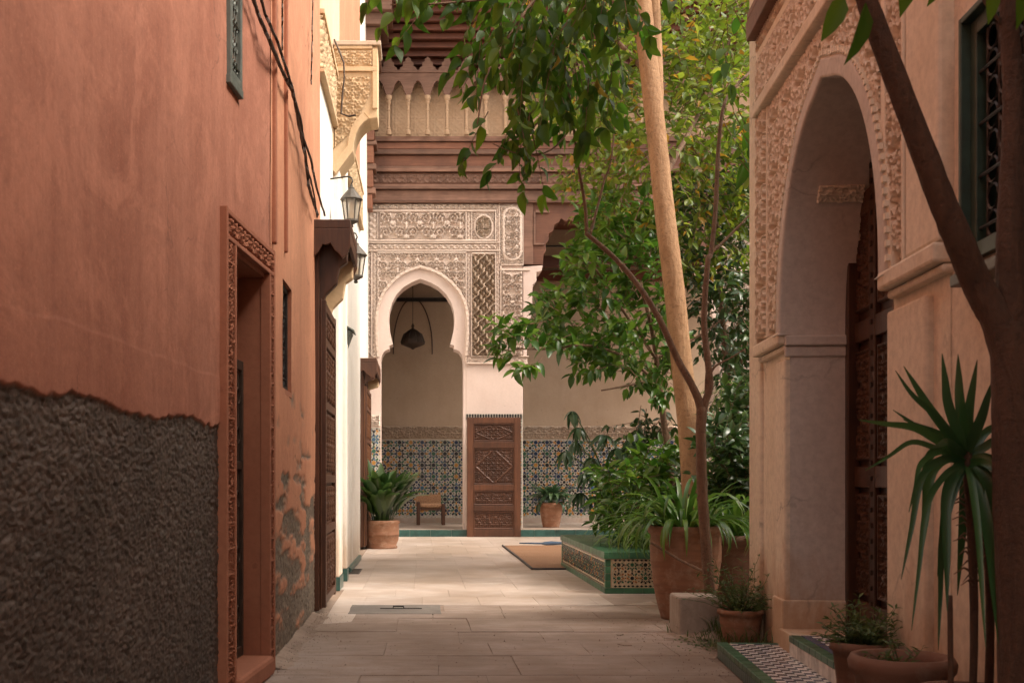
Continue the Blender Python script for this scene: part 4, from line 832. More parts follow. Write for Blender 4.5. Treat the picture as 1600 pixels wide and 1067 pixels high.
# corner post with stepped corbels at the left end
zs = [5.6, 5.85, 5.95, 6.25, 6.35, 6.65, 6.72, 7.0, 7.08, 7.4]
for k in range(len(zs) - 1): MB().box(-1.10, -.80 + .05 * (k % 2) + .006 * k, 19.05 - .02 * k, 19.38, zs[k], zs[k + 1] - .004).build('corner_block', M['cedar'] if k % 2 == 0 else M['greywood'], riad, bevel=.01)
for k, (z0, z1, xr) in enumerate(((7.4, 7.98, -.72), (7.985, 8.5, -.62), (8.505, 8.7, -.50), (8.705, 8.95, -.42), (8.955, 9.5, -.40))): MB().box(-1.10, xr - .03, 18.7 - .1 * k, 19.38, z0, z1).build('corner_block', M['greywood'], riad, bevel=.012)
# --- zellige dado: cut tiles on white ground
def star(cx, cy, r, n=8, inner=.70, rot=0):
    return [(cx + r * (1 if k % 2 == 0 else inner) * math.cos(math.pi * k / n + rot), cy + r * (1 if k % 2 == 0 else inner) * math.sin(math.pi * k / n + rot)) for k in range(2 * n)]
def mosaic(fr, u0, u1, v0, v1, cell, cols, th_=.0025, rnd=None, grow_=1.0):
    O, U, V, Nn = fr; rnd = rnd or random.Random(3); mb = MB(); keys = list(M['ztile'].keys())
    def piece(poly, col):
        if min(p[0] for p in poly) < u0 or max(p[0] for p in poly) > u1 or min(p[1] for p in poly) < v0 or max(p[1] for p in poly) > v1: return
        n = len(poly); k = keys.index(col); z = th_ * rnd.uniform(.7, 1.3); tx = rnd.uniform(-.02, .02)
        cx = sum(p[0] for p in poly) / n; cy_ = sum(p[1] for p in poly) / n; poly = [(cx + (a - cx) * grow_, cy_ + (b_ - cy_) * grow_) for a, b_ in poly]
        vs = [O + U * a + V * b_ + Nn * (z + tx * (a - cx)) for a, b_ in poly] + [O + U * a + V * b_ for a, b_ in poly]
        mb.add(vs, [tuple(range(n))] + [(i, n + i, n + (i + 1) % n, (i + 1) % n) for i in range(n)], k)
    nu = int((u1 - u0) / cell) + 2; nv = int((v1 - v0) / cell) + 2
    for i in range(-1, nu):
        for j in range(-1, nv):
            cx, cy = u0 + (i + .5) * cell, v0 + (j + .5) * cell; pal = cols
            c1, c2, c3 = rnd.choice(pal), rnd.choice(pal), rnd.choice(pal)
            piece(star(cx, cy, cell * .17), c1)
            for k in range(8):
                a = math.pi / 4 * k + math.pi / 8; d = (math.cos(a), math.sin(a)); e = (-d[1], d[0]); q = lambda r, w: (cx + cell * (d[0] * r + e[0] * w), cy + cell * (d[1] * r + e[1] * w))
                piece([q(.19, 0), q(.27, -.055), q(.36, 0), q(.27, .055)], c2 if k % 2 else c3)
                a = math.pi / 4 * k; d = (math.cos(a), math.sin(a)); e = (-d[1], d[0])
                if k % 2 == 0: piece([q(.27, -.035), q(.40, -.085), q(.44, 0), q(.40, .085), q(.27, .035), q(.24, 0)], rnd.choice(pal))
                else: piece([q(.28, -.03), q(.40, -.07), q(.50, -.045), q(.50, .045), q(.40, .07), q(.28, .03)], rnd.choice(pal))
            x, y = cx + cell / 2, cy + cell / 2; piece(star(x, y, cell * .12), rnd.choice(pal))
            for d in ((1, 0), (0, 1)):
                for s in (1, -1):
                    x, y = cx + d[0] * cell / 2 + d[1] * s * cell * .23, cy + d[1] * cell / 2 + d[0] * s * cell * .23; r = cell * .06; piece([(x - r, y), (x, y - r), (x + r, y), (x, y + r)], rnd.choice(pal))
                x, y = cx + d[0] * cell / 2, cy + d[1] * cell / 2; r = cell * .055
                piece([(x - r, y), (x, y - r), (x + r, y), (x, y + r)], rnd.choice(pal))
    return mb
zp = ['black', 'navy', 'black', 'green', 'ochre', 'green', 'blue', 'black', 'navy', 'ochre', 'green', 'navy']; ZM = list(M['ztile'].values())
def dado(fr, u0, u1, z0, z1, parent, cell=.19, top=True):
    MB().fbox(fr, u0, u1, z0, z1, -.02, .008).build('tile_ground', M['ztile']['white'], parent)
    f = (fr[0] + fr[3] * .0085, fr[1], fr[2], fr[3]); mosaic(f, u0, u1, z0 + .03, z1, cell * 1.2, zp, rnd=random.Random(int(u0 * 50) + 9), grow_=1.22).build('tile_mosaic', ZM, parent, kind='stuff')
fb = (Vector((0, 22.5, 0)), Vector((1, 0, 0)), ZV, Vector((0, -1, 0)))
dado(fb, -1.65, 7.0, .22, ZZ(686, 22.5), riad)
cband(fb, -1.65, 7.0, ZZ(685, 22.5), ZZ(665, 22.5), .01, pat_scroll(.24, .05), .014, M['stuccodark'], riad, 'stucco_frieze')
MB().fbox(fb, -1.65, 7, .12, .22, 0, .03).build('skirting', M['marble'], riad)
fp = (Vector((0, 19.6, 0)), Vector((1, 0, 0)), ZV, Vector((0, -1, 0)))
dado(fp, X9(729), X9(816.5), .13, Z9(656), riad, .15); dado(fp, -1.1, X9(594.5), .13, Z9(668), riad, .17); dado(fp, X9(1125), X9(1229), .13, Z9(668), riad, .17)
cband(fp, -1.1, X9(594.5), Z9(666), Z9(648), .01, pat_scroll(.2, .04), .012, M['stucco'], riad, 'stucco_frieze')
cband(fp, X9(1125), X9(1229), Z9(666), Z9(648), .01, pat_scroll(.2, .04), .012, M['stucco'], riad, 'stucco_frieze')
for k in range(21): MB().fbox(fp, X9(728) + .01 + k * .047, X9(728) + .035 + k * .047, Z9(655), Z9(647), .002, .014).build('border_tile', M['ztile']['black'], riad)
MB().fbox(fp, X9(728), X9(817), Z9(655.5), Z9(646.5), -.01, .004).build('tile_ground', M['ztile']['white'], riad)
for s in (0, 1):
    sd = (Vector((X9(817) if s else X9(728), 19.6, 0)), Vector((0, 1, 0)) if s else Vector((0, -1, 0)), ZV, Vector((1, 0, 0)) if s else Vector((-1, 0, 0)))
# mostly hidden wall and eave added on the right to block and bounce light
ew = thing('added_bounce_wall', 'added pale wall mostly hidden by the trees, placed to block and bounce light', 'house', (7.4, 13, 0))
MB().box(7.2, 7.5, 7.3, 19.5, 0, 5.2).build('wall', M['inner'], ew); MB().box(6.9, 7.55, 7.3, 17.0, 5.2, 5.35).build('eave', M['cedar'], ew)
# ================================================================== carved door leaf standing against the pillar
dl = thing('door_leaf', 'carved brown wooden door leaf with four panels standing against the tiled pillar', 'door', (1.27, 19.4, 0))
dx0, dx1, dz0, dz1 = X9(728.5) + .0, X9(728.5) + .93, .0, 2.06; dY = 19.35
fd = (Vector((dx0, dY, 0)), Vector((1, 0, 0)), ZV, Vector((0, -1, 0))); W = dx1 - dx0
MB().fbox(fd, .02, W - .02, .02, dz1 - .02, -.035, .0).build('backing', M['doorleaf'], dl)
for a, c in ((0, .115), (W - .115, W)): MB().fbox(fd, a, c, 0, dz1, -.04, .035).build('stile', M['doorleaf'], dl, bevel=.006)
rz = [(0, .135), (.445, .545), (.80, .90), (1.53, 1.645), (1.955, 2.06)]
for a, c in rz: MB().fbox(fd, .116, W - .116, a, c, -.04, .033).build('rail', M['doorleaf'], dl, bevel=.006)
for k, ((_, a), (c, _)) in enumerate(zip(rz[:-1], rz[1:])):
    w_, h_ = W - .232, c - a
    def pf(u, v, w_=w_, h_=h_, k=k):
        s = pat_scroll(.19, .018)(u + .05 * k, v); uu = np.abs(u - w_ / 2) / (w_ / 2); vv = np.abs(v - h_ / 2) / (h_ / 2)
        di = uu + vv; r = np.where(np.abs(di - .93) < .05, .022, np.where(di < .88, pat_star(.17, .02)(u - w_ / 2, v - h_ / 2), s)) if k in (2, 3) else s
        ed = np.minimum(np.minimum(u, w_ - u), np.minimum(v, h_ - v)); return np.where(ed < .018, .026, np.where(ed < .032, .0, r))
    pn = MB().grid((fd[0] + ZV * a + fd[1] * .116 + fd[3] * .002, fd[1], ZV, fd[3]), 0, w_, 0, h_, .008, .008, pf, skirt=.001).build('carved_panel', M['doorleaf'], dl, smooth=True)
# stool, mat, cloth
st = thing('stool', 'low wooden stool with woven seat standing by the mosaic wall', 'stool', (XX(672, 21.6), 21.6, .12))
sx, sy = XX(673, 21.6), 21.6; sw = .24
for a in (-1, 1):
    for c in (-1, 1): MB().box(sx + a * sw - .035, sx + a * sw + .035, sy + c * .2 - .035, sy + c * .2 + .035, .12, .52 if a > 0 else .56).build('leg', M['cedarv'], st, bevel=.01)
MB().box(sx - sw + .036, sx + sw - .036, sy - .19, sy + .19, .44, .53).build('seat', M['rattan'], st, bevel=.03)
b = MB().box(sx - sw - .05, sx + sw - .036, sy + .24, sy + .27, .50, .70); b.build('backrest', M['rattan'], st, bevel=.012)
for c in (-.2, .2): MB().box(sx - sw + .04, sx + sw - .04, sy + c - .015, sy + c + .015, .40, .435).build('rail', M['cedarv'], st, bevel=.004)
mt = thing('floor_mat', 'tan woven mat with dark edge lying on the pale courtyard floor', 'mat', (2.0, 14.5, 0))
MB().grid((Vector((1.25, 12.35, .004)), Vector((1, 0, 0)), Vector((0, 1, 0)), ZV), 0, 1.7, 0, 4.3, .03, .03, lambda u, v: .014 + .006 * (fbm(u * 3, v * 3, 5) - .5) + .002 * np.sin(v * 200), skirt=-.001).build('weave', M['mat'], mt, smooth=True)
b = MB(); b.tube([(1.245, 12.35, .012), (1.245, 14.4, .014), (1.24, 16.66, .012)], .014, 6); b.tube([(1.245, 12.345, .012), (2.95, 12.345, .012)], .012, 6); b.build('binding', M['matedge'], mt)
pts = [Vector((XX(x, 16.9), 16.9 + .05 * math.sin(x), .03)) for x in (812, 830, 846, 852, 862, 880, 900)]
b = MB().tube(pts, [.015, .02, .022, .045, .05, .035, .03], 9, squash=.6, wob=.3); o = at_origin(b, (1.95, 16.9, 0)).build('folded_cloth', M['cloth'], smooth=True); o.location = (1.95, 16.9, 0)
tag(o, 'small dark blue cloth crumpled at the far edge of the mat', 'cloth')
# ================================================================== portal house on the right
por = thing('portal_house', 'beige plastered house on the right with tall carved arch portal and dark wooden door', 'house', (2.2, 5, 0))
AC, AW, ZS, RISE = 1.95, .865, 1.785, 1.07       # arch centre (along), half width, springing, rise
def archcurve(hw, rise, n=41, zs=ZS):
    r = []
    for t in np.linspace(math.pi, 0, n):
        c, s = math.cos(t), math.sin(t); r.append((AC + hw * math.copysign(abs(c) ** 1.02, c), zs + rise * (s ** .93) + .03 * rise * max(0, 1 - abs(c) * 6)))
    return r
IA = archcurve(AW, RISE); BA = archcurve(AW + .085, RISE + .085); OAA = archcurve(AW + .125, RISE + .125)
UE = 14.2; RECESS = .335
opening = [(AC - AW, 0)] + IA + [(AC + AW, 0)]
MB().prism([(0, 0)] + opening + [(3.4, 0), (3.4, 5.3), (0, 5.3)], RWALL, -RECESS - .1, 0).build('portal_wall', M['portal'], por)
MB().grid(RWALL, 3.4, UE, 0, 5.3, .05, .05, lambda u, z: -.004 + .008 * (fbm(u * 2, z * 2, 91) - .5), mask=lambda u, z: ~((u > 3.62) & (u < 4.42) & (z > 1.70) & (z < 2.46))).build('wall', M['portal'], por, smooth=True)
b = MB(); b.fbox(RWALL, -.02, 0, 0, 5.3, -4.5, -.003); b.build('gable_wall', M['portal'], por)
MB().fbox(RWALL, 0, UE, 5.3, 5.4, -4.5, .12).build('roof', M['portal'], por)
# inner surface of the arch, smoother and greyer plaster
IB = archcurve(AW - .006, RISE - .006)
b = MB(); n = len(IB); O, U, V, Nn = RWALL
prof = [(AC - AW + .006, .19)] + IB + [(AC + AW - .006, .19)]
vs = [O + U * a + V * z + Nn * .002 for a, z in prof] + [O + U * a + V * z - Nn * RECESS for a, z in prof]; k = len(prof)
b.add(vs, [(i, i + 1, k + i + 1, k + i) for i in range(k - 1)]); b.build('arch_soffit', M['jamb'], por, smooth=False)
# plain arch band, beaded band, spandrels
MB().ring(IB, BA, RWALL, .0, .062).build('arch_band', M['jamb'], por, bevel=.012)
MB().ring(BA, OAA, RWALL, .0, .05).build('bead_band', M['pstucco'], por)
b = MB(); mid = archcurve(AW + .105, RISE + .105, 75)
for q in mid: b.fbox(RWALL, q[0] - .012, q[0] + .012, q[1] - .012, q[1] + .012, .045, .066)
b.build('beading', M['pstucco'], por, kind='stuff')
oo = archcurve(AW + .12, RISE + .12, 81)
oz = np.array([q[1] for q in oo]); ox = np.array([q[0] for q in oo])
def above(u, z): return (z > np.interp(u, ox, oz, left=-9, right=-9)) | (u < ox[0]) | (u > ox[-1])
def rpanel(u0, u1, z0, z1, fn, o=.02, res=.0048, mask=None, mat='pstucco', name='carved_panel'):
    fr = (O + U * u0 + V * z0 + Nn * o, U, V, Nn); mk = None if mask is None else (lambda u, v: mask(u + u0, v + z0))
    return MB().grid(fr, 0, u1 - u0, 0, z1 - z0, res, res, fn, mask=mk, skirt=o if mask is None else 0).build(name, M[mat], por, smooth=True)
FL, FR = .44, 3.08
rpanel(FL + .02, .70, ZS + .05, 3.16, pat_scroll(.30, .048))
rpanel(.775, 2.80, ZS + .03, 3.13, pat_scroll(.30, .052), .006, mask=above)
rpanel(2.86, FR - .02, ZS + .05, 3.16, pat_scroll(.21, .03))
rpanel(FL + .02, 1.88, 3.235, 3.50, pat_scroll(.30, .048)); rpanel(1.95, FR - .02, 3.235, 3.50, pat_scroll(.30, .048))
rpanel(FL + .02, FR - .02, 3.56, 3.80, pat_scroll(.24, .045)); 
b = MB()
for a, c, d, f, o in ((FL, FL + .02, ZS, 3.83, .055), (.70, .725, ZS + .03, 3.16, .05), (.75, .772, ZS + .03, 3.13, .045), (2.805, 2.855, ZS + .03, 3.16, .05), (FR - .02, FR, ZS, 3.83, .055), (1.882, 1.948, 3.236, 3.50, .06), (FL + .021, FR - .021, 3.505, 3.555, .058), (FL + .021, FR - .021, 3.805, 3.83, .056)): b.fbox(RWALL, a, c, d, f, -.01, o)
b.build('panel_moulding', M['pstucco'], por, bevel=.006)
MB().fbox(RWALL, FL + .021, FR - .021, 3.165, 3.232, -.01, .085).build('ledge', M['portal'], por, bevel=.008)
# imposts and piers
for a, c in ((.40, AC - AW - .002), (AC + AW + .002, 3.42)):
    MB().fbox(RWALL, a, c, ZS - .05, ZS + .02, -.02, .068).build('impost', M['portal'], por, bevel=.012)
    MB().fbox(RWALL, a + .02, c, ZS - .085, ZS - .053, -.02, .036).build('impost_moulding', M['portal'], por, bevel=.012)
for z, o in ((ZS - .06, .028), (ZS - .12, .016)):
    MB().fbox(RWALL, AC - AW - .01, AC - AW + o, z, z + .055, -RECESS + .01, .03).build('jamb_moulding', M['jamb'], por, bevel=.008)
MB().fbox(RWALL, 3.09, 3.42, ZS + .021, 4.6, -.02, .05).build('upper_pier', M['portal'], por, bevel=.015)
MB().fbox(RWALL, .86, AC - AW - .001, .08, ZS - .13, -.02, .03).build('pier', M['portal'], por, bevel=.012)
MB().fbox(RWALL, AC + AW + .001, 3.24, 0, ZS - .13, -.02, .03).build('pier', M['portal'], por, bevel=.012)
MB().fbox(RWALL, .85, AC - AW + .016, .07, .34, -RECESS + .01, .045).build('plinth', M['portal'], por, bevel=.008)
MB().fbox(RWALL, .06, .40, 0, 5.1, -.02, .02).build('corner_pilaster', M['portal'], por, bevel=.015)
# little carved inset on the arch underside, left haunch
q0, q1 = IB[7], IB[8]; zc = 2.50
i = min(range(len(IB) // 2), key=lambda k: abs(IB[k][1] - zc)); a = Vector((IB[i + 1][0] - IB[i - 1][0], 0, IB[i + 1][1] - IB[i - 1][1])).normalized()
tang = (U * a.x + V * a.z).normalized(); pc = O + U * IB[i][0] + V * IB[i][1]
frI = (pc - Nn * .09 - tang * .05, -Nn, tang, (-Nn).cross(tang))
if frI[3].dot(U) < 0: frI = (frI[0], frI[1], frI[2], -frI[3])
MB().grid(frI, 0, .24, 0, .10, .005, .005, lambda u, v: .006 + pat_scroll(.12, .016)(u, v), skirt=.004).build('carved_inset', M['pstucco'], por, smooth=True)
# door
DR = RWALL; dz = .19
door = MB().fbox(DR, .95, 2.95, dz, 2.95, -RECESS - .06, -RECESS - .02).build('door', M['doordk'], por)
us = [1.02, 1.45, 1.94, 2.43, 2.9]; zr = [dz, .30, .95, 1.12, 1.72, 1.86, 2.45, 2.9]
b = MB()
for q in us: b.fbox(DR, q - .045, q + .045, dz, 2.9, -RECESS - .02, -RECESS + .012)
b.build('stile', M['doordk'], door, bevel=.005, kind='stuff'); b = MB()
for q in (zr[1], zr[2] + .06, zr[4] + .06, zr[6]): b.fbox(DR, 1.0, 2.92, q - .055, q + .055, -RECESS - .02, -RECESS + .009)
b.build('rail', M['doordk'], door, bevel=.005, kind='stuff')
for u0, u1 in zip(us[:-1], us[1:]):
    for z0, z1 in ((.37, .94), (1.08, 1.70), (1.87, 2.42)):
        w_, h_ = u1 - u0 - .12, z1 - z0 - .03
        MB().grid((O + U * (u0 + .06) + V * (z0 + .015) - Nn * (RECESS + .018), U, V, Nn), 0, w_, 0, h_, .008, .008, lambda u, v, w_=w_, h_=h_: np.where(np.minimum(np.minimum(u, w_ - u), np.minimum(v, h_ - v)) < .02, .024, pat_scroll(.2, .022)(u - w_ / 2, v)), skirt=.001).build('carved_panel', M['doordk'], door, smooth=True)
b = MB()
for q in us:
    for k in range(34): b.lathe([(.014, 0), (.010, .008), (.002, .012)], (0, 0, 0), 6) if 0 else b.fbox(DR, q - .012, q + .012, dz + .08 + k * .08, dz + .104 + k * .08, -RECESS + .010, -RECESS + .022)
b.build('stud', M['ironbrown'], door, kind='stuff')
hp = O + U * 2.06 + V * 1.72 - Nn * (RECESS - .03)
MB().tube([hp - U * .02, hp + Nn * .05, hp + Nn * .06 + U * .10, hp + Nn * .05 + U * .16], [.016, .018, .018, .012], 8).build('handle', M['dooro'], door, smooth=True)
ff = MB(); ff.fbox(DR, AC - AW - .02, AC - AW + .055, dz, 2.9, -RECESS - .02, -RECESS + .045); ff.build('door_frame', M['doordk'], por, bevel=.006)
# eave beam tip above
p0 = P(1166, 66, 6.75); pe = p0 + RD * 5.5
b = MB(); sx = Vector((.10, -.01, .0)); sz = Vector((0, 0, .12)); vs = [p0, p0 + sx, p0 + sx + sz + RD * -.03, p0 + sz + RD * -.03, pe, pe + sx, pe + sx + sz, pe + sz]
b.add(vs, [(0, 1, 2, 3), (4, 7, 6, 5), (0, 4, 5, 1), (1, 5, 6, 2), (2, 6, 7, 3), (3, 7, 4, 0)]); b.build('eave_beam', M['cedar'], por, bevel=.006)
MB().add([p0 + sz + RD * .02, p0 + sz + sx * 1.6 + RD * .02, pe + sz + sx * 1.6, pe + sz, p0 + sz * 1.3 + RD * .02, p0 + sz * 1.3 + sx * 1.6 + RD * .02, pe + sz * 1.3 + sx * 1.6, pe + sz * 1.3], [(0, 3, 2, 1), (4, 5, 6, 7), (0, 1, 5, 4), (1, 2, 6, 5), (2, 3, 7, 6), (3, 0, 4, 7)]).build('eave_board', M['cedar'], por)
# window with green frame and iron scrollwork
wf = grille(RWALL, 3.62, 4.42, 1.70, 2.46, .0, M['iron'], por, 8, .085, M['greenwood'], .05, .12)
b = MB(); b.fbox(RWALL, 3.60, 3.62, 1.66, 2.48, -.14, .05); b.fbox(RWALL, 4.42, 4.44, 1.66, 2.48, -.14, .05); b.fbox(RWALL, 3.62, 4.42, 2.46, 2.48, -.14, .05); b.build('surround', M['greenwood'], por, bevel=.004)
MB().fbox(RWALL, 3.58, 4.46, 1.62, 1.66, -.10, .07).build('window_sill', M['lead'], por, bevel=.006)
# rubble stone at the corner foot
th = thing('corner_stone', 'small rough stone at the foot of the portal wall corner beside the little pot', 'stone', (2.1, 6.93, 0))
b = MB(); b.lathe([(.01, 0), (.10, .01), (.11, .06), (.08, .11), (.03, .14)], (2.09, 6.93, -.01), 12, wob=.25); b.build('boulder', M['block'], th, smooth=True)
# ================================================================== tiled steps
def step(label, u0, u1, o0, o1, z0, z1, tiled_to, dark):
    th = thing('tiled_step', label, 'step', O + U * u0 + Nn * o1, 'tiled door steps')
    MB().fbox(RWALL, u0, u1, z0, z1 - .008, o0, o1 - .006).build('core', M['portal'], th)
    edge = .055; k = 0; t = .106; u = u0
    while u < tiled_to:                                   # green nosing tiles and riser tiles along the front edge
        MB().fbox(RWALL, u + .001, u + t - .001, z1 - .034, z1, o1 - edge, o1 + .003).build('edge_tile', M['gtile'], th, bevel=.004)
        MB().fbox(RWALL, u + .001, u + t / 2 - .001, z0, z1 - .036, o1 - .006, o1).build('riser_tile', M['gtile2'] if not dark else M['wtile'], th, bevel=.0015)
        MB().fbox(RWALL, u + t / 2 + .001, u + t - .001, z0, z1 - .036, o1 - .006, o1).build('riser_tile', M['gtile2'] if not dark else M['wtile'], th, bevel=.0015)
        u += t
    if tiled_to < u1: MB().fbox(RWALL, u, u1, z0, z1, o1 - edge, o1 + .003).build('edge_run', M['gtile'], th, bevel=.004)
    o = o0
    while o < o1 - edge - .01 and not dark:                                  # end edge
        MB().fbox(RWALL, u0 - .003, u0 + .045, z1 - .034, z1, o + .001, min(o + .1, o1 - edge - .001) - .001).build('edge_tile', M['gtile'], th, bevel=.004); o += .1
    ts = .044; a = u0 + (.047 if not dark else .0); i = 0; mesh = {}
    while a + ts <= tiled_to:
        o = o1 - edge - .002; j = 0
        while o - ts >= o0 - .002:
            key = (i + j) % 2
            if dark and j < 1: key = 1
            if key not in mesh:
                m = MB().fbox((Vector((0, 0, 0)), U, V, Nn), .0008, ts - .0008, -.008, 0, -ts + .0008, -.0008).build('tile', M['btile'] if key else M['wtile'], None, bevel=.0012); mesh[key] = m.data; m.parent = th; ob = m
            else: ob = inst(mesh[key], 'tile', th, Matrix()); q = ob.modifiers.new('bevel', 'BEVEL'); q.width = .0012; q.segments = 1
            ob.matrix_local = Matrix.Translation(O + U * a + V * (z1 - .001 + random.uniform(-.0006, .0006)) + Nn * o - th.location)
            o -= ts; j += 1
        a += ts; i += 1
    return th
step('low green edged step paved in blue and white checker tiles, lower of two', .97, 3.10, .005, .37, 0, .088, 2.35, False)
step('upper tiled step with green edge and white riser inside the arch doorway', AC - AW + .31, AC + AW - .002, -RECESS + .02, .075, .088, .19, 2.35, True)
MB().fbox(RWALL, AC - AW + .0, AC - AW + .305, .0, .185, -RECESS + .02, .06).build('threshold_block', M['portal'], por, bevel=.006)
# ================================================================== tiled planter
pl = thing('tiled_planter', 'low rectangular planter with green glazed coping and cut mosaic tile sides', 'planter', (2.6, 11, 0))
x0, x1, y0, y1, hp_ = 1.625, 3.75, 9.78, 12.8, .363
MB().box(x0 + .01, x1 - .01, y0 + .01, y1 - .01, 0, .24).build('core', M['portal'], pl)
b = MB()
for a, c, d, f in ((x0 + .012, x0 + .06, y0 + .012, y1 - .012), (x1 - .06, x1 - .012, y0 + .012, y1 - .012), (x0 + .06, x1 - .06, y0 + .012, y0 + .06), (x0 + .06, x1 - .06, y1 - .06, y1 - .012)): b.box(a, c, d, f, .24, hp_ - .03)
b.build('side', M['ztile']['cream'], pl)
ix0, ix1, iy0, iy1 = x0 + .42, x1 - .3, y0 + .30, y1 - .3; t = .21
def coping(a0, a1, c0, c1, nx, ny):
    for i in range(nx):
        for j in range(ny):
            MB().box(a0 + (a1 - a0) * i / nx + .001, a0 + (a1 - a0) * (i + 1) / nx - .001, c0 + (c1 - c0) * j / ny + .001, c0 + (c1 - c0) * (j + 1) / ny - .001, hp_ - .06, hp_ + random.uniform(-.001, .001)).build('coping_tile', M['gtile'], pl, bevel=.004)
coping(x0 - .012, ix0, y0 - .012, y1 + .012, 2, 14); coping(ix0, x1 + .012, y0 - .012, iy0, 8, 2); coping(ix1, x1 + .012, iy0, iy1, 1, 10); coping(ix0, x1 + .012, iy1, y1 + .012, 8, 1)
MB().grid((Vector((ix0 - .01, iy0 - .01, hp_ - .075)), Vector((1, 0, 0)), Vector((0, 1, 0)), ZV), 0, ix1 - ix0 + .02, 0, iy1 - iy0 + .02, .05, .05, lambda u, v: .04 * fbm(u * 6, v * 6, 2)).build('soil', M['soil'], pl, smooth=True)
ff = (Vector((0, y0 + .008, 0)), Vector((1, 0, 0)), ZV, Vector((0, -1, 0))); fl = (Vector((x0 + .008, 0, 0)), Vector((0, -1, 0)), ZV, Vector((-1, 0, 0)))
cp_ = ['black', 'green', 'black', 'green', 'black', 'orange', 'black', 'green', 'black', 'green']
for fr, a, c, nm in ((ff, x0 + .06, x1 - .06, 0), (fl, -y1 + .06, -y0 - .06, 1)):
    MB().fbox(fr, a, c, .05, hp_ - .062, -.01, .002).build('tile_ground', M['ztile']['cream'], pl)
    f = (fr[0] + fr[3] * .0025, fr[1], fr[2], fr[3]); mosaic(f, a, c, .075, hp_ - .08, .117, cp_, .004, random.Random(5 + nm)).build('tile_mosaic', ZM, pl, kind='stuff')
    mb = MB(); q = a + .03
    while q < c - .02:
        for z in (.064, hp_ - .074): mb.add([fr[0] + fr[1] * (q + dx) + ZV * (z + dz) + fr[3] * .006 for dx, dz in ((-.016, 0), (0, -.010), (.016, 0), (0, .010))], [(0, 1, 2, 3)])
        q += .038
    mb.build('border_mosaic', M['ztile']['black'], pl, kind='stuff')
    L = c - a + .12; nn = int(L / .16)
    for k in range(nn): MB().fbox(fr, a - .06 + L * k / nn + .001, a - .06 + L * (k + 1) / nn - .001, 0, .048, -.02, .014).build('base_tile', M['gtile'], pl, bevel=.003)
    for k in range(4):
        for e in (a - .058, c + .012): MB().fbox(fr, e, e + .046, .051 + k * .062, .11 + k * .062, -.01, .008).build('corner_tile', M['gtile'], pl, bevel=.003)
# ================================================================== terracotta pots, block, stick
def pot(name, label, c, prof, mat='pot', n=32, rings=(), group=None):
    c = Vector(c); th = thing(name, label, 'pot', c, group); H = max(z for r, z in prof)
    inn = [(r, z) for r, z in prof]; rt = inn[-1][0]
    MB().lathe(inn + [(rt - .018, H), (rt - .025, H - .03), (rt - .03, H - .08)], c, n, wob=.006).build('body', M[mat], th, smooth=True)
    MB().lathe([(.01, H - .055), (rt - .026, H - .055), (rt - .028, H - .05), (.02, H - .035)], c, n).build('soil', M['soil'], th)
    return th
bp = (1.915, 8.05, 0)
pot('big_pot', 'tall terracotta jar-shaped pot with ringed sides standing against the planter corner', bp, [(.175, 0), (.18, .02), (.205, .12), (.228, .24), (.232, .25), (.230, .262), (.245, .40), (.25, .41), (.248, .425), (.252, .52), (.247, .535), (.25, .545), (.245, .60), (.262, .615), (.268, .635), (.262, .665)], n=40)
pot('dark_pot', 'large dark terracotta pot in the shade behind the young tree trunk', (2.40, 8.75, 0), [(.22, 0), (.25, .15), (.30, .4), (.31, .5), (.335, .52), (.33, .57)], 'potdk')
pot('small_pot', 'small round terracotta pot with rolled rim at the foot of the portal corner', (XX(1157, 6.78), 6.78, 0), [(.088, 0), (.095, .015), (.112, .08), (.124, .15), (.122, .178), (.135, .183), (.140, .197), (.133, .213)])
pot('wide_pot', 'squat banded terracotta pot beside the far left wooden door', (XX(596, 16.2), 16.2, 0), [(.225, 0), (.235, .02), (.215, .045), (.245, .12), (.252, .19), (.258, .195), (.256, .21), (.250, .34), (.262, .36), (.268, .385), (.258, .405)])
pot('gallery_pot', 'plain tapering terracotta pot standing on the raised gallery floor', (XX(861, 20.4), 20.4, .12), [(.15, 0), (.155, .02), (.20, .28), (.212, .38), (.235, .39), (.24, .42), (.232, .45)])
pot('herb_pot', 'small terracotta pot of grassy herb on the step by the portal door', tuple(O + U * 2.93 + Nn * .15 + V * .088), [(.085, 0), (.10, .15), (.112, .25), (.125, .26), (.12, .29)], 'potdk')
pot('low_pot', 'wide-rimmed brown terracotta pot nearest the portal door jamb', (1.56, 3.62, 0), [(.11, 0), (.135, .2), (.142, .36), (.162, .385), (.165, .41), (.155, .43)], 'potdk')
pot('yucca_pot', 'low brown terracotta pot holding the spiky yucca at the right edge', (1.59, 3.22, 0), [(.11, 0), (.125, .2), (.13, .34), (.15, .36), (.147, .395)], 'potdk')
th = thing('stone_block', 'squared pale stone block beside the young tree trunk', 'block', (1.78, 7.3, 0))
b = MB(); b.box(1.655, 1.93, 7.12, 7.42, -.01, .25); b.build('block', M['block'], th, bevel=.018)
pA, pB = P(1018, 848, 7.75), P(1108, 897, 7.42)
tag(at_origin(MB().tube([pA, pA.lerp(pB, .5) + Vector((0, 0, -.012)), pB], .009, 7, wob=.2), pA).build('stick', M['bark']), 'thin pale stick leaning across the tall terracotta pot', 'stick').location = pA
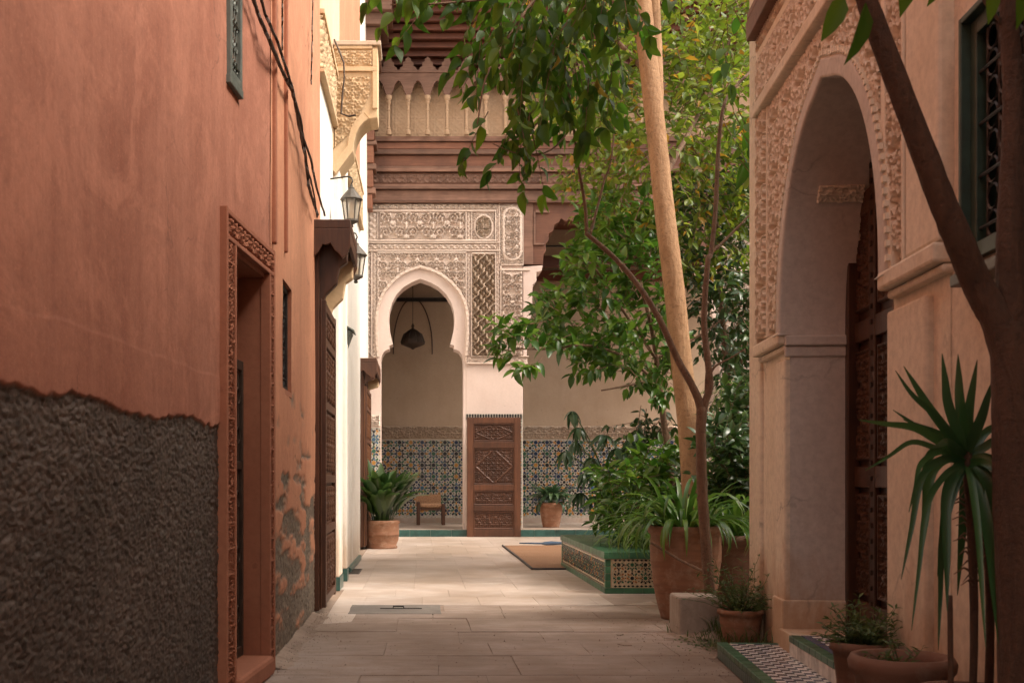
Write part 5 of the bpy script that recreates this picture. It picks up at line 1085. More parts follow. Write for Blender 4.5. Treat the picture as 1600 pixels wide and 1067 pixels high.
# ================================================================== plants
def leaf_geo(L=1.0, W=.4, n=5, droop=.25, fold=.18, tip=1.0, base=.12, wave=.0):
    xs = np.linspace(0, 1, n); vs = []; fs = []
    for i, t in enumerate(xs):
        wd = W * .5 * (math.sin(math.pi * min(1, t ** .8)) ** .75 * (1 - .25 * t) + (base if t < .01 else 0)) if 0 < t < 1 else (W * .03 if t == 0 else 0)
        z = -droop * t * t * L; x = L * (t - .12 * droop * t * t)
        f = fold * wd * 2; w2 = wave * math.sin(t * 9)
        vs += [(x, -wd, z + f + w2), (x, 0, z), (x, wd, z + f - w2)]
    for i in range(n - 1):
        a = 3 * i; fs += [(a, a + 3, a + 4, a + 1), (a + 1, a + 4, a + 5, a + 2)]
    return np.array(vs, float), fs
def frames(Fw, roll=None, upb=(0, 0, 1)):
    Fw = np.asarray(Fw, float); Fw = Fw / (np.linalg.norm(Fw, axis=1, keepdims=True) + 1e-9); up = np.tile(np.array(upb, float), (len(Fw), 1)) + RNG.normal(0, .25, Fw.shape)
    S = np.cross(up, Fw); S /= np.linalg.norm(S, axis=1, keepdims=True) + 1e-9; Z = np.cross(Fw, S)
    if roll is not None:
        c, s = np.cos(roll)[:, None], np.sin(roll)[:, None]; S, Z = S * c + Z * s, Z * c - S * s
    return Fw, S, Z
def scatter(name, geos, mat, parent, Pp, Fw, sc, nobj=0, upb=(0, 0, 1), roll=.5, leafname='leaf'):
    """leaves at points Pp pointing along Fw; the nobj that show largest become objects, the rest one part of kind stuff"""
    Pp = np.asarray(Pp, float); n = len(Pp); Fw, S, Z = frames(Fw, RNG.normal(0, roll, n), upb); sc = np.broadcast_to(np.asarray(sc, float), (n,))
    size = sc / np.maximum(.5, Pp[:, 1]); 
    px = CX + F * Pp[:, 0] / Pp[:, 1]; py = CY - F * (Pp[:, 2] - 1) / Pp[:, 1]; vis = (px > -10) & (px < 1610) & (py > -10) & (py < 1080)
    order = np.argsort(-(size * vis)); big = order[:nobj]; rest = order[nobj:]
    off = Vector((0, 0, 0)); q = parent
    while q is not None: off += q.location; q = q.parent
    meshes = []
    for k, (gv, gf) in enumerate(geos):
        me = bpy.data.meshes.new(leafname); me.from_pydata(gv.tolist(), [], gf); me.materials.append(mat); me.polygons.foreach_set('use_smooth', [True] * len(gf)); meshes.append(me)
    for i in big:
        m = Matrix(((Fw[i, 0] * sc[i], S[i, 0] * sc[i], Z[i, 0] * sc[i], Pp[i, 0] - off.x), (Fw[i, 1] * sc[i], S[i, 1] * sc[i], Z[i, 1] * sc[i], Pp[i, 1] - off.y), (Fw[i, 2] * sc[i], S[i, 2] * sc[i], Z[i, 2] * sc[i], Pp[i, 2] - off.z), (0, 0, 0, 1)))
        inst(meshes[i % len(geos)], leafname, parent, m)
    if len(rest):
        V_, F_ = [], []; b = 0
        for k, (gv, gf) in enumerate(geos):
            ids = rest[rest % len(geos) == k]
            if not len(ids): continue
            Q = Pp[ids][:, None] + sc[ids][:, None, None] * (gv[None, :, 0:1] * Fw[ids][:, None] + gv[None, :, 1:2] * S[ids][:, None] + gv[None, :, 2:3] * Z[ids][:, None])
            Q = Q.reshape(-1, 3) - np.array(off); f = np.array(gf)[None] + (np.arange(len(ids)) * len(gv))[:, None, None] + b
            V_.append(Q); F_.append(f.reshape(-1, f.shape[-1])); b += len(Q)
        me = bpy.data.meshes.new(name); me.from_pydata(np.concatenate(V_).tolist(), [], np.concatenate(F_).tolist()); me.materials.append(mat)
        me.polygons.foreach_set('use_smooth', [True] * len(me.polygons)); o = bpy.data.objects.new(name, me); C.objects.link(o); o.parent = parent; o['kind'] = 'stuff'
GEO_BROAD = [leaf_geo(1, .56, 6, .28, .16), leaf_geo(1, .60, 6, .50, .22), leaf_geo(1, .48, 6, .12, .12, wave=.03), leaf_geo(1, .52, 6, .75, .30), leaf_geo(.8, .50, 6, .2, .1, wave=.04)]
GEO_LANCE = [leaf_geo(1, .48, 5, .25, .2), leaf_geo(1, .52, 5, .5, .15), leaf_geo(1, .42, 5, .15, .25), leaf_geo(.8, .46, 5, .7, .3, wave=.03)]
GEO_SMALL = [leaf_geo(1, .48, 4, .25, .2), leaf_geo(1, .56, 4, .1, .1), leaf_geo(1, .42, 4, .5, .2), leaf_geo(.75, .5, 5, .6, .3, wave=.03)]
def inpoly(poly, x, y):
    r = False; n = len(poly)
    for i in range(n):
        (x1, y1), (x2, y2) = poly[i], poly[(i + 1) % n]
        if (y1 > y) != (y2 > y) and x < (x2 - x1) * (y - y1) / (y2 - y1) + x1: r = not r
    return r
def crown_points(regions, rr):
    """twig bases spread through a crown: each region is an outline seen from the alley, a depth range and a number"""
    out = []
    for poly, ya, yb, n in regions:
        xs = [p[0] for p in poly]; ys = [p[1] for p in poly]; k = 0
        while k < n:
            x, y = rr.uniform(min(xs), max(xs)), rr.uniform(min(ys), max(ys))
            if inpoly(poly, x, y): out.append(P(x, y, rr.uniform(ya, yb))); k += 1
    return out
def twigs(bases, rr, per, step_, L, mode, heart=None, spread=.8):
    Pp, Fw, tw = [], [], []
    for c in bases:
        h = heart if heart is not None else c - Vector((0, 0, 1)); d = (c - h); d = d.normalized() if d.length > 1e-3 else Vector((1, 0, 0))
        d = (d + Vector((rr.gauss(0, .6), rr.gauss(0, .6), rr.gauss(0, .35)))).normalized()
        if mode == 'hang': d = (d * .7 + Vector((0, 0, -.35))).normalized()
        k = max(3, int(per * rr.uniform(.7, 1.35))); pts = [c - d * step_ * 1.5]
        side = d.cross(Vector((rr.gauss(0, .3), rr.gauss(0, .3), 1))).normalized(); q = pts[0].copy()
        for i in range(k):
            d = (d + Vector((0, 0, -.06 if mode == 'hang' else .01))).normalized(); q = q + d * step_; pts.append(q.copy()); s = 1 if i % 2 else -1
            if mode == 'whorl':
                if i < k * .35: continue
                an = i * 2.4; b2 = side.cross(d); f = d * .5 + (side * math.cos(an) + b2 * math.sin(an)) * spread + Vector((0, 0, -.12))
            elif mode == 'hang': f = d * .45 + side * s * spread * .8 + Vector((rr.gauss(0, .2), rr.gauss(0, .2), -.42 + rr.gauss(0, .3)))
            else: f = d * .5 + side * s * spread + Vector((rr.gauss(0, .35), rr.gauss(0, .35), -.15 + rr.gauss(0, .3)))
            Pp.append(tuple(q)); Fw.append(tuple(f))
        Pp.append(tuple(q)); Fw.append(tuple(d + Vector((0, 0, -.3 if mode == 'hang' else 0)))); tw.append(pts)
    return Pp, Fw, tw
def twig_mesh(tw, r, mat, parent, name='twigs'):
    b = MB()
    for p in tw:
        if len(p) > 3: p = [p[0], p[len(p) // 2], p[-1]]
        b.tube(p, [r, r * .8, r * .4][:len(p)], 3, cap=False)
    b.build(name, mat, parent, kind='stuff')
def curve(pts, n=6):
    pts = [Vector(p) for p in pts]; q = [pts[0] * 2 - pts[1]] + pts + [pts[-1] * 2 - pts[-2]]; r = []
    for i in range(1, len(q) - 2):
        for k in range(n):
            t = k / n; a, b_, c, d = q[i - 1], q[i], q[i + 1], q[i + 2]
            r.append(.5 * ((2 * b_) + (c - a) * t + (2 * a - 5 * b_ + 4 * c - d) * t * t + (3 * b_ - 3 * c + d - a) * t ** 3))
    r.append(pts[-1]); return r
def limb(name, pts, r0, r1, mat, parent, n=12, wob=.10):
    p = curve(pts); k = len(p); return MB().tube(p, [r0 + (r1 - r0) * (i / (k - 1)) ** .8 for i in range(k)], n, wob=wob).build(name, mat, parent, smooth=True)
rr = random.Random(11)
# --- young tree with forked trunk and broad leaves
A = thing('young_tree', 'slim brown forked tree in the middle with broad green leaves hanging over the court', 'tree', (1.925, 7.38, 0)); Yt = 7.38
tp = lambda x, y, Y=Yt: P(x, y, Y)
limb('trunk', [(1.93, Yt, -.04), tp(1109, 930), tp(1103, 850), tp(1097, 760), tp(1095, 690), tp(1096, 636)], .038, .032, M['bark'], A, 14)
limb('branch', [tp(1096, 672), tp(1094, 634), tp(1080, 600), tp(1058, 560, 7.4), tp(1032, 502, 7.4), tp(1000, 450, 7.45), tp(962, 405, 7.5), tp(915, 364, 7.5)], .031, .015, M['bark'], A)
limb('branch', [tp(1096, 672), tp(1100, 634), tp(1109, 604), tp(1106, 565), tp(1100, 500, 7.42), tp(1106, 410, 7.45), tp(1111, 395, 7.5), tp(1118, 330, 7.55), tp(1122, 240, 7.6), tp(1130, 170, 7.6), tp(1146, 140, 7.7), tp(1175, 110, 7.9)], .029, .009, M['bark'], A)
limb('branch', [tp(917, 366, 7.5), tp(914, 320, 7.5), tp(904, 260, 7.45), tp(895, 190, 7.4), tp(884, 110, 7.3), tp(872, 50, 7.2), tp(855, -60, 7.1)], .013, .006, M['bark'], A)
limb('branch', [tp(922, 368, 7.5), tp(932, 330, 7.55), tp(945, 280, 7.6), tp(955, 250, 7.6), tp(962, 180, 7.7)], .010, .005, M['bark'], A)
limb('branch', [tp(1111, 395, 7.5), tp(1130, 378, 7.55), tp(1158, 350, 7.6), tp(1190, 315, 7.7)], .013, .006, M['bark'], A)
limb('branch', [tp(1107, 590, 7.38), tp(1118, 572), tp(1140, 560), tp(1165, 545)], .010, .004, M['bark'], A)
limb('branch', [tp(1103, 640 - 8), tp(1103, 600), tp(1104, 582)], .010, .008, M['bark'], A)
limb('branch', [tp(862, -40, 7.2), tp(800, 50, 7.0), tp(760, 120, 6.9), tp(745, 200, 6.85)], .010, .004, M['bark'], A)
limb('branch', [tp(900, -60, 7.2), tp(800, -10, 7.0), tp(700, 5, 6.9), tp(610, 8, 6.85)], .012, .004, M['bark'], A)
limb('branch', [tp(900, 190, 7.4), tp(860, 235, 7.2), tp(810, 240, 7.1), tp(770, 225, 7.05)], .007, .003, M['bark'], A)
regA = [([(790, -60), (1000, -60), (1000, 20), (880, 75), (770, 50)], 6.5, 7.6, 62), ([(640, -70), (790, -70), (780, 15), (700, -25)], 6.5, 7.3, 17), ([(735, 55), (860, 20), (900, 170), (850, 110), (800, 115), (745, 90)], 6.6, 7.5, 22), ([(610, -50), (700, -50), (690, -5), (605, -10)], 6.7, 7.1, 7),
        ([(742, 165), (825, 185), (840, 215), (790, 215), (735, 210)], 6.9, 7.2, 9), ([(850, 80), (960, 40), (985, 140), (880, 170), (820, 120)], 7.0, 7.9, 24), ([(1130, 20), (1172, 0), (1172, 300), (1130, 250)], 7.4, 7.9, 8)]
bs = crown_points(regA, rr); Pp, Fw, tw = twigs(bs, rr, 7, .055, .15, 'hang', tp(900, -50, 7.3)); 
scatter('foliage', GEO_BROAD, M['leafA'], A, Pp, Fw, RNG.uniform(.075, .155, len(Pp)), 290, roll=.8, upb=(0, -.6, 1)); twig_mesh(tw, .004, M['bark'], A)
# --- big pale trunk with light foliage high up
B = thing('tall_tree', 'tall tree with thick smooth pale trunk leaning left out of the planter', 'tree', (2.53, 10.3, .3)); 
limb('trunk', [P(1084, 862, 10.3), P(1082, 760, 10.3), P(1078, 690, 10.3), P(1072, 629, 10.3), P(1062, 540, 10.3), P(1055, 467, 10.3), P(1046, 392, 10.3), P(1037, 318, 10.32), P(1028, 230, 10.34), P(1019, 150, 10.36), P(1010, 70, 10.38), P(1003, 0, 10.4), P(994, -90, 10.42)], .105, .084, M['barkpale'], B, 20, .03)
limb('branch', [P(1026, 190, 10.36), P(1027, 120, 10.46), P(1024, 40, 10.52), P(1018, -90, 10.6)], .06, .05, M['barkpale'], B, 14)
limb('branch', [P(1006, 50, 10.38), P(990, 42, 10.3), P(981, 36, 10.25)], .03, .018, M['bark'], B)
limb('branch', [P(1036, 280, 10.36), P(1080, 200, 11.2), P(1130, 100, 11.9), P(1150, 0, 12)], .03, .012, M['bark'], B)
limb('branch', [P(1016, 120, 10.4), P(960, 60, 11.1), P(900, 0, 11.6)], .03, .012, M['bark'], B)
regB = [([(880, -30), (1180, -30), (1180, 120), (1000, 260), (900, 200), (860, 60)], 10.6, 13.0, 290), ([(1040, 60), (1180, 40), (1180, 330), (1050, 330)], 11.4, 13.5, 250), ([(890, 180), (1030, 140), (1040, 330), (960, 350), (900, 260)], 11.2, 13.0, 120), ([(820, 60), (900, 40), (900, 200), (850, 190)], 11.2, 12.5, 30), ([(1050, 300), (1180, 300), (1180, 420), (1060, 420)], 11.6, 13.2, 60)]
bs = crown_points(regB, rr); Pp, Fw, tw = twigs(bs, rr, 9, .05, .1, 'alt', P(1040, 200, 12))
scatter('foliage', GEO_SMALL, M['leafB'], B, Pp, Fw, RNG.uniform(.085, .15, len(Pp)), 250, roll=.9); twig_mesh(tw, .005, M['bark'], B)
# --- bushy citrus-like tree with whorled glossy leaves
T = thing('bushy_tree', 'bushy dark green tree with glossy whorled leaves spreading low before the right gallery opening', 'tree', (2.75, 12.0, .3))
limb('trunk', [P(1062, 840, 11.9), P(1052, 760, 11.9), P(1040, 680, 11.9), P(1030, 600, 11.8), P(1020, 520, 11.6), P(1000, 440, 11.4)], .05, .02, M['bark'], T)
for q in ([P(1030, 600, 11.8), P(980, 560, 11.2), P(920, 540, 10.6), P(860, 545, 10.5), P(800, 545, 10.35)], [P(1025, 560, 11.7), P(970, 480, 11.2), P(930, 420, 10.9), P(905, 400, 10.8)], [P(1028, 590, 11.8), P(990, 600, 11.0), P(940, 610, 10.6)], [P(1025, 560, 11.7), P(1100, 520, 12), P(1150, 480, 12.2)]): limb('branch', q, .02, .007, M['bark'], T, 8)
regC = [([(905, 400), (1040, 385), (1058, 480), (1055, 610), (960, 580), (900, 545), (850, 525), (860, 480)], 10.55, 12.2, 200), ([(795, 520), (860, 490), (870, 545), (830, 575), (790, 556)], 10.2, 10.6, 17), ([(900, 360), (960, 330), (1040, 350), (1040, 400), (920, 410)], 10.9, 12.2, 60), ([(860, 535), (1000, 540), (1000, 590), (900, 580)], 10.6, 11.6, 24)]
bs = crown_points(regC, rr); Pp, Fw, tw = twigs(bs, rr, 10, .022, .13, 'whorl', P(1040, 560, 11.5), .9)
scatter('foliage', GEO_LANCE, M['leafC'], T, Pp, Fw, RNG.uniform(.11, .175, len(Pp)), 290, roll=.4); twig_mesh(tw, .005, M['bark'], T)
# --- dark tree at the right, behind the portal corner
D = thing('dark_tree', 'dark leafy tree behind the young tree beside the portal corner', 'tree', (3.6, 12.6, 0))
limb('trunk', [P(1150, 830, 12.4), P(1140, 640, 12.4), P(1128, 480, 12.4), P(1120, 330, 12.4), P(1125, 200, 12.5)], .05, .02, M['bark'], D)
limb('branch', [P(1140, 640, 12.4), P(1160, 560, 12.2), P(1180, 500, 12.2)], .02, .008, M['bark'], D)
regD = [([(1062, 300), (1190, 280), (1190, 560), (1120, 560), (1095, 520), (1060, 420)], 12.0, 13.6, 210), ([(1120, 420), (1190, 420), (1190, 590), (1140, 580)], 11.6, 12.8, 50), ([(1045, 635), (985, 640), (985, 680), (1050, 690)], 12.2, 12.7, 16)]
bs = crown_points(regD, rr); Pp, Fw, tw = twigs(bs, rr, 9, .05, .1, 'alt', P(1150, 450, 12.8))
scatter('foliage', GEO_SMALL, M['leafD'], D, Pp, Fw, RNG.uniform(.09, .14, len(Pp)), 120, roll=.9); twig_mesh(tw, .005, M['bark'], D)
# --- umbrella plant with drooping leaf fans
S_ = thing('umbrella_plant', 'tall plant with drooping fans of blue-green leaves at the left end of the planter', 'plant', (2.1, 12.2, .3))
Pp, Fw = [], []
for k, (x, y, Y) in enumerate(((885, 705, 12.0), (905, 668, 12.1), (925, 715, 12.0), (945, 680, 11.9), (965, 700, 11.8), (985, 690, 11.8), (915, 740, 11.9), (940, 745, 11.8), (900, 690, 12.3), (895, 642, 12.2), (960, 735, 11.7), (930, 775, 11.8), (905, 770, 11.9), (950, 790, 11.6), (980, 740, 11.6))):
    c = P(x, y, Y); limb('stem', [Vector((2.15 + .05 * (k % 4), 11.9, .3)), Vector((2.15, 11.9, .75)).lerp(c, .5), c], .010, .005, M['herb'], S_, 6)
    for j in range(9):
        a = 2 * math.pi * j / 9 + k; e = rr.uniform(-.55, .1); Pp.append(tuple(c)); Fw.append((math.cos(a), math.sin(a), e - .25))
scatter('foliage', [leaf_geo(1, .30, 6, .55, .2), leaf_geo(1, .34, 6, .8, .15)], M['leafblue'], S_, Pp, Fw, RNG.uniform(.14, .23, len(Pp)), 200, roll=.2)
# --- strap-leaved plants
def strap_plant(name, label, c, n, L, W, mat, lean=1.0, el=(20, 80), seed=1, droop=(.5, 1.3), base=.06, stalk=False):
    r2 = random.Random(seed); th = thing(name, label, 'plant', c); c = Vector(c)
    geos = []
    for k in range(10):
        b = MB(); dr = r2.uniform(*droop); e0 = math.radians(r2.uniform(*el)); nn = 9; p = Vector((0, 0, 0)); ang = e0; vs = []; fs = []
        for i in range(nn):
            t = i / (nn - 1); wd = W / 2 * ((min(1, .45 + 2.2 * t) * (1 - t ** 3.0)) if not stalk else (.07 + .93 * math.sin(math.pi * min(1, max(0, (t - .25) / .75))) ** .8) * (1 if t < .99 else 0)) + .0005
            nrm = Vector((-math.sin(ang), 0, math.cos(ang))); vs += [p + Vector((0, -wd, 0)) + nrm * wd * .35, p.copy(), p + Vector((0, wd, 0)) + nrm * wd * .35]
            p = p + Vector((math.cos(ang), 0, math.sin(ang))) * (1.0 / (nn - 1)); ang -= dr * 2.0 / (nn - 1) * (1 + t * 1.4)
        for i in range(nn - 1): a = 3 * i; fs += [(a, a + 3, a + 4, a + 1), (a + 1, a + 4, a + 5, a + 2)]
        me = bpy.data.meshes.new('leaf'); me.from_pydata([tuple(q) for q in vs], [], fs); me.materials.append(M[mat]); me.polygons.foreach_set('use_smooth', [True] * len(fs)); geos.append(me)
    for k in range(n):
        a = 2.4 * k + r2.uniform(-.3, .3); s = L * r2.uniform(.6, 1.15); o = inst(geos[k % 10], 'leaf', th, Matrix.Translation((base * math.cos(a) * r2.random(), base * math.sin(a) * r2.random(), 0)) @ Matrix.Rotation(a, 4, 'Z') @ Matrix.Diagonal((s, s if 0 else L, s, 1)))
    return th
strap_plant('strap_plant', 'large arching strap-leaved plant filling the tall terracotta pot', (1.90, 8.05, .63), 110, .64, .056, 'strap', el=(25, 88), seed=4, droop=(.45, 1.15), base=.20)
strap_plant('grassy_plant', 'fine arching leaved plant spilling over the left side of the tall pot', (1.95, 8.85, .52), 110, .52, .028, 'strap', el=(10, 80), seed=5, droop=(.7, 1.6), base=.22)
strap_plant('bamboo_plant', 'yellowish fine leaved plant at the planter rim left of the tall pot', (2.12, 10.55, .33), 110, .56, .036, 'strap', el=(20, 85), seed=6, droop=(.6, 1.5), base=.2)
strap_plant('wide_leaf_plant', 'dark clump of broad drooping leaves in the shaded dark pot', (2.42, 8.75, .55), 90, .62, .075, 'strap', el=(10, 85), seed=8, droop=(.5, 1.3), base=.22)
strap_plant('fern', 'feathery hanging fern at the portal corner edge', (3.05, 10.4, 1.75), 130, .62, .022, 'strap', el=(-10, 70), seed=9, droop=(.9, 1.9), base=.15)
strap_plant('aspidistra', 'dense upright dark green broad leaved plant in the squat banded pot', (XX(596, 16.2), 16.2, .37), 170, .84, .17, 'leafD', el=(62, 90), seed=10, droop=(.0, .45), base=.19, stalk=True)
strap_plant('gallery_plant', 'small dark leafy plant drooping from the pot on the gallery', (XX(861, 20.4), 20.4, .55), 90, .50, .14, 'leafblue', el=(15, 88), seed=12, droop=(.4, 1.2), base=.12, stalk=True)
# dark shrub right of the trunk and low fill
H_ = thing('shade_shrub', 'dense dark shrub in the shade behind the small pot', 'shrub', (2.6, 9.2, 0))
bs = crown_points([([(1115, 690), (1185, 680), (1190, 870), (1120, 880)], 8.9, 9.8, 220), ([(1130, 640), (1190, 600), (1190, 720), (1140, 720)], 9.6, 10.6, 110)], rr); Pp, Fw, tw = twigs(bs, rr, 9, .03, .1, 'alt', P(1160, 900, 9.2))
scatter('foliage', GEO_LANCE, M['leafD'], H_, Pp, Fw, RNG.uniform(.07, .14, len(Pp)), 80); twig_mesh(tw, .004, M['bark'], H_)
for k in range(6): limb('stem', [Vector((2.45 + .05 * k, 9.1, 0)), Vector((2.4 + .07 * k, 9.15, .5)), Vector((2.35 + .12 * k, 9.2, 1.0))], .012, .005, M['bark'], H_, 6)
K_ = thing('planter_shrub', 'mid green low shrub growing in the tiled planter behind the tall pot', 'shrub', (2.5, 10.8, .3))
bs = crown_points([([(935, 745), (1000, 715), (1090, 705), (1110, 800), (1100, 840), (950, 840)], 10.35, 12.2, 190)], rr); Pp, Fw, tw = twigs(bs, rr, 8, .03, .1, 'alt', P(1030, 880, 11))
scatter('foliage', GEO_LANCE, M['leafC'], K_, Pp, Fw, RNG.uniform(.09, .17, len(Pp)), 80); twig_mesh(tw, .004, M['bark'], K_)
for k in range(5): limb('stem', [Vector((2.2 + .2 * k, 10.9, .29)), Vector((2.2 + .2 * k, 10.95, .5)), Vector((2.15 + .22 * k, 11, .75))], .012, .005, M['bark'], K_, 6)
# small bush in the little pot, herb, weeds
def bushlet(name, label, c, rx, h, n, mat, L, cat='plant', obj=True):
    c = Vector(c); r2 = random.Random(int(c.x * 100)); th = thing(name, label, cat, c) if obj else None; Pp, Fw, tw = [], [], []
    for k in range(n):
        a = r2.uniform(0, 6.283); e = r2.uniform(.15, 1) ; d = Vector((math.cos(a) * (1 - e * .6), math.sin(a) * (1 - e * .6), .35 + e)).normalized(); ln = h * r2.uniform(.5, 1.1); pts = [c + Vector((d.x * .02, d.y * .02, 0))]
        for i in range(7):
            d = (d + Vector((r2.gauss(0, .12), r2.gauss(0, .12), -.05))).normalized(); pts.append(pts[-1] + d * ln / 7)
            for s in (0, 1): an = r2.uniform(0, 6.28); Pp.append(tuple(pts[-1])); Fw.append(tuple(d * .6 + Vector((math.cos(an), math.sin(an), r2.uniform(-.2, .4)))))
        tw.append(pts)
    scatter('foliage', [leaf_geo(1, .22, 4, .3, .2), leaf_geo(1, .28, 4, .2, .2)], M[mat], th, Pp, Fw, RNG.uniform(L * .6, L * 1.2, len(Pp)), 0); twig_mesh(tw, .0022, M['herb'], th, 'stems'); return th
bushlet('small_bush', 'wispy light green bush growing in the small round pot', (XX(1157, 6.78), 6.78, .17), .15, .36, 90, 'herb', .042)
bushlet('herb', 'feathery green herb in the little pot on the step', tuple(O + U * 2.93 + Nn * .15 + V * .34), .1, .20, 80, 'herb', .038)
bushlet('low_herb', 'few thin green sprigs in the wide-rimmed brown pot', (1.56, 3.62, .37), .1, .11, 12, 'herb', .03)
wd = MB(); r2 = random.Random(3); vs, fs = [], []
for k in range(900):
    a = r2.gauss(1.93, .10); y = r2.gauss(7.05, .28); h = r2.uniform(.03, .13) * (1.3 if abs(a - 1.95) < .1 else .7); an = r2.uniform(0, 6.28); w_ = .004
    if a < 1.62: continue
    d = Vector((math.cos(an), math.sin(an), 0)); e = Vector((-d.y, d.x, 0)) * w_; p = Vector((a, y, -.01)); wd.add([p - e, p + e, p + d * h * .3 + e * .8 + ZV * h * .7, p + d * h * .3 - e * .8 + ZV * h * .7, p + d * h * .8 + ZV * h], [(0, 1, 2, 3), (3, 2, 4)])
wd.build('weeds', M['weed'], kind='stuff')
wd = MB(); r2 = random.Random(4)
for k in range(700):
    a = r2.gauss(1.80, .10) if k % 3 else r2.uniform(1.62, 2.0); y = r2.gauss(6.75, .18); an = r2.uniform(0, 6.28); h = r2.uniform(.01, .028); d = Vector((math.cos(an), math.sin(an), .3)) * h; e = Vector((-d.y, d.x, 0)) * .4; p = Vector((a, y, .004 + r2.uniform(0, .012))); wd.add([p, p + d * .5 + e, p + d, p + d * .5 - e], [(0, 1, 2, 3)])
wd.build('ground_cover', M['weed'], kind='stuff')
# --- yucca at the right edge
Yk = thing('yucca', 'spiky yucca with dark green sword leaves on slim bare stems at right', 'plant', (1.59, 3.22, .35)); yY = 3.22
yp = lambda x, y, Y=yY: P(x, y, Y)
limb('stem', [yp(1520, 1085), yp(1522, 980), yp(1520, 880), yp(1515, 780), yp(1511, 706)], .010, .014, M['barkdk'], Yk, 10)
limb('stem', [yp(1545, 1085, 3.28), yp(1547, 960, 3.28), yp(1540, 830, 3.26), yp(1522, 760, 3.24)], .012, .012, M['barkdk'], Yk, 10)
limb('stem', [yp(1486, 1085, 3.16), yp(1485, 1000, 3.15), yp(1484, 930, 3.14)], .008, .008, M['barkdk'], Yk, 8)
def sword(pts, w, name='leaf'):
    p = curve(pts, 5); k = len(p); vs = []; fs = []
    for i, q in enumerate(p):
        t = (p[min(i + 1, k - 1)] - p[max(i - 1, 0)]).normalized(); view = (q - Vector((0, 0, 1))).normalized(); s = t.cross(view).normalized(); s = (s + view * .35).normalized(); nrm = s.cross(t); u = i / (k - 1); wd = w / 2 * min(1, .55 + 2 * u) * (1 - u ** 2.6) + .0008
        vs += [q - s * wd - nrm * wd * .3, q, q + s * wd - nrm * wd * .3]
    for i in range(k - 1): a = 3 * i; fs += [(a, a + 3, a + 4, a + 1), (a + 1, a + 4, a + 5, a + 2)]
    MB().add(vs, fs).build(name, M['yucca'], Yk, smooth=True)
c0 = (1510, 712)
for tipx, tipy, mx, my, dy, w in ((1342, 656, 1430, 668, -.10, .030), (1412, 572, 1455, 640, -.05, .034), (1472, 552, 1482, 630, -.12, .036), (1497, 553, 1500, 620, .02, .036), (1527, 562, 1515, 640, -.04, .036), (1552, 592, 1535, 650, -.15, .036), (1590, 655, 1545, 672, .05, .030), (1408, 905, 1440, 745, -.15, .028), (1438, 880, 1455, 740, -.05, .036), (1440, 845, 1450, 715, .08, .034), (1480, 955, 1478, 780, -.10, .042), (1496, 930, 1505, 800, .10, .036), (1552, 955, 1545, 770, -.12, .040), (1566, 1040, 1545, 840, -.20, .042), (1600, 905, 1560, 745, -.1, .034), (1420, 800, 1440, 722, -.1, .020), (1620, 750, 1560, 690, -.05, .03), (1580, 1000, 1560, 880, .05, .026), (1455, 700, 1480, 690, -.2, .03), (1395, 640, 1452, 678, .1, .022), (1424, 985, 1448, 790, -.2, .022), (1466, 1015, 1472, 840, -.05, .026), (1352, 735, 1425, 690, .1, .020), (1612, 890, 1572, 760, -.2, .026), (1540, 1010, 1528, 830, -.22, .024)):
    sword([yp(c0[0], c0[1] + (12 if my > 700 else 0)), yp((c0[0] + mx) / 2, (c0[1] + my) / 2 - (12 if my > 700 else 0), yY + dy * .3), yp(mx, my, yY + dy * .6), yp((mx + tipx) / 2, (my + tipy) / 2, yY + dy * .85), yp(tipx, tipy, yY + dy)], w * .85)
r3 = random.Random(8)
for k in range(7):
    a = r3.uniform(-2.9, .4) if k % 2 else r3.uniform(.5, 2.7); L = r3.uniform(90, 190); tx, ty = c0[0] + L * math.cos(a), c0[1] + L * math.sin(a) + (60 if a > 0 else 0); q = r3.uniform(-.12, .12)
    sword([yp(*c0), yp(c0[0] + .35 * L * math.cos(a), c0[1] + .3 * L * math.sin(a) - 14, yY + q * .4), yp(c0[0] + .75 * L * math.cos(a), c0[1] + .62 * L * math.sin(a) - 12, yY + q * .8), yp(tx, ty, yY + q)], r3.uniform(.016, .026))
b = MB(); r2 = random.Random(2)
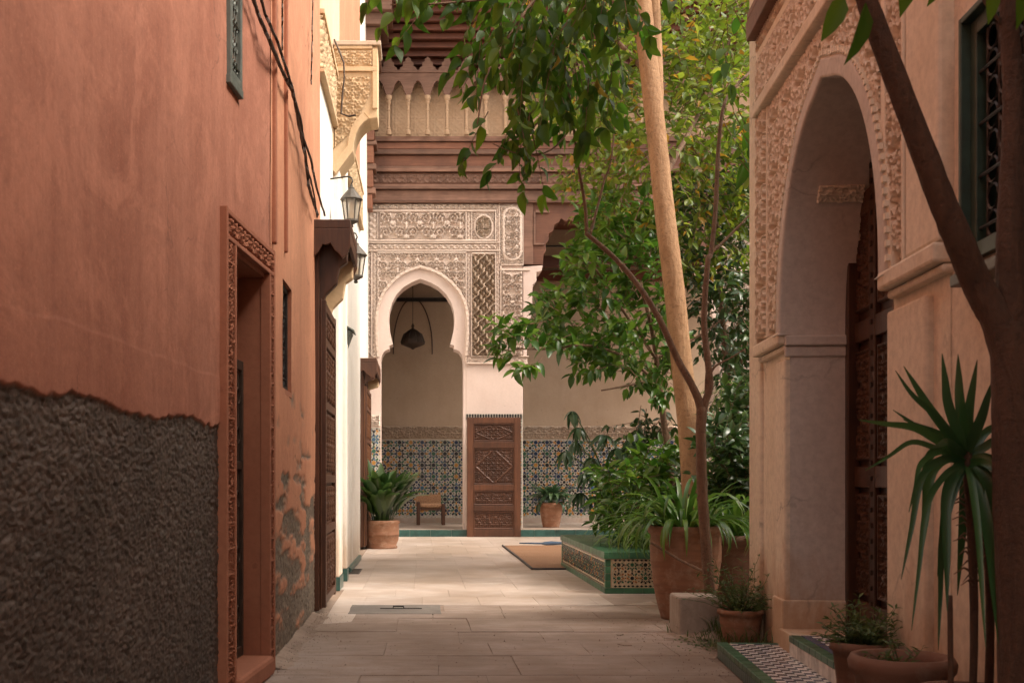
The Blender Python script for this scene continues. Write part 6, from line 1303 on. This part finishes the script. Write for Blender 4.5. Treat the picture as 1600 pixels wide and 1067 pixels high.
for k in range(36):
    y = 725 + k * 5.5; s = -1 if k % 2 else 1; x = 1513 + (y - 712) * .05; q = yp(x, y); e = Vector((s * r2.uniform(.03, .06), r2.uniform(-.04, .04), r2.uniform(.0, .03))); b.tube([q, q + e * .5 + ZV * .012, q + e + ZV * -.012], [.006, .003, .001], 4, cap=False)
b.build('leaf_stubs', M['bark'], Yk, kind='stuff')
# --- near tree with thick dark limbs
E = thing('leaning_tree', 'dark thick-limbed tree at the right edge with one limb slanting up left', 'tree', (1.62, 3.05, 0)); eY = 3.02
ep = lambda x, y, Y=eY: P(x, y, Y)
limb('trunk', [ep(1600, 1300), ep(1602, 1100), ep(1598, 950), ep(1590, 800), ep(1585, 680), ep(1582, 600), ep(1578, 535), ep(1577, 505)], .074, .046, M['barkdk'], E, 18, .05)
limb('branch', [ep(1587, 660), ep(1580, 590), ep(1564, 515), ep(1530, 450), ep(1495, 370, 2.98), ep(1455, 270, 2.95), ep(1410, 150, 2.92), ep(1368, 40, 2.9), ep(1340, -40, 2.88)], .052, .024, M['barkdk'], E, 14)
limb('branch', [ep(1588, 680), ep(1588, 570), ep(1582, 480), ep(1578, 380), ep(1582, 280), ep(1584, 180), ep(1580, 80), ep(1572, -40)], .050, .022, M['barkdk'], E, 14)
limb('branch', [ep(1590, 560), ep(1600, 460), ep(1618, 340), ep(1640, 200), ep(1652, 60), ep(1660, -120)], .03, .018, M['barkdk'], E, 12)
limb('branch', [ep(1574, 50), ep(1558, 28), ep(1540, 5), ep(1530, -20)], .006, .004, M['barkdk'], E, 6)
limb('branch', [ep(1480, 332, 2.97), ep(1468, 326, 2.97), ep(1460, 322, 2.97)], .009, .002, M['barkdk'], E, 6)
for a, f, s in (((1352, 5, 2.8), (-.12, 0, -1), .155), ((1318, -6, 2.85), (-.25, 0, -.6), .12), ((1420, -70, 2.85), (.0, 0, -1), .15), ((1548, -25, 2.9), (.15, .1, -1), .10), ((1480, -60, 2.95), (-.2, 0, -.7), .12), ((1595, -30, 2.9), (.1, 0, -1), .12)):
    scatter('foliage', GEO_LANCE, M['leafA'], E, [tuple(P(*a))], [f], s, 1, roll=.1, upb=(.25, -1, .2))
limb('branch', [ep(1345, -30, 2.88), ep(1350, 0, 2.8)], .004, .002, M['barkdk'], E, 5)
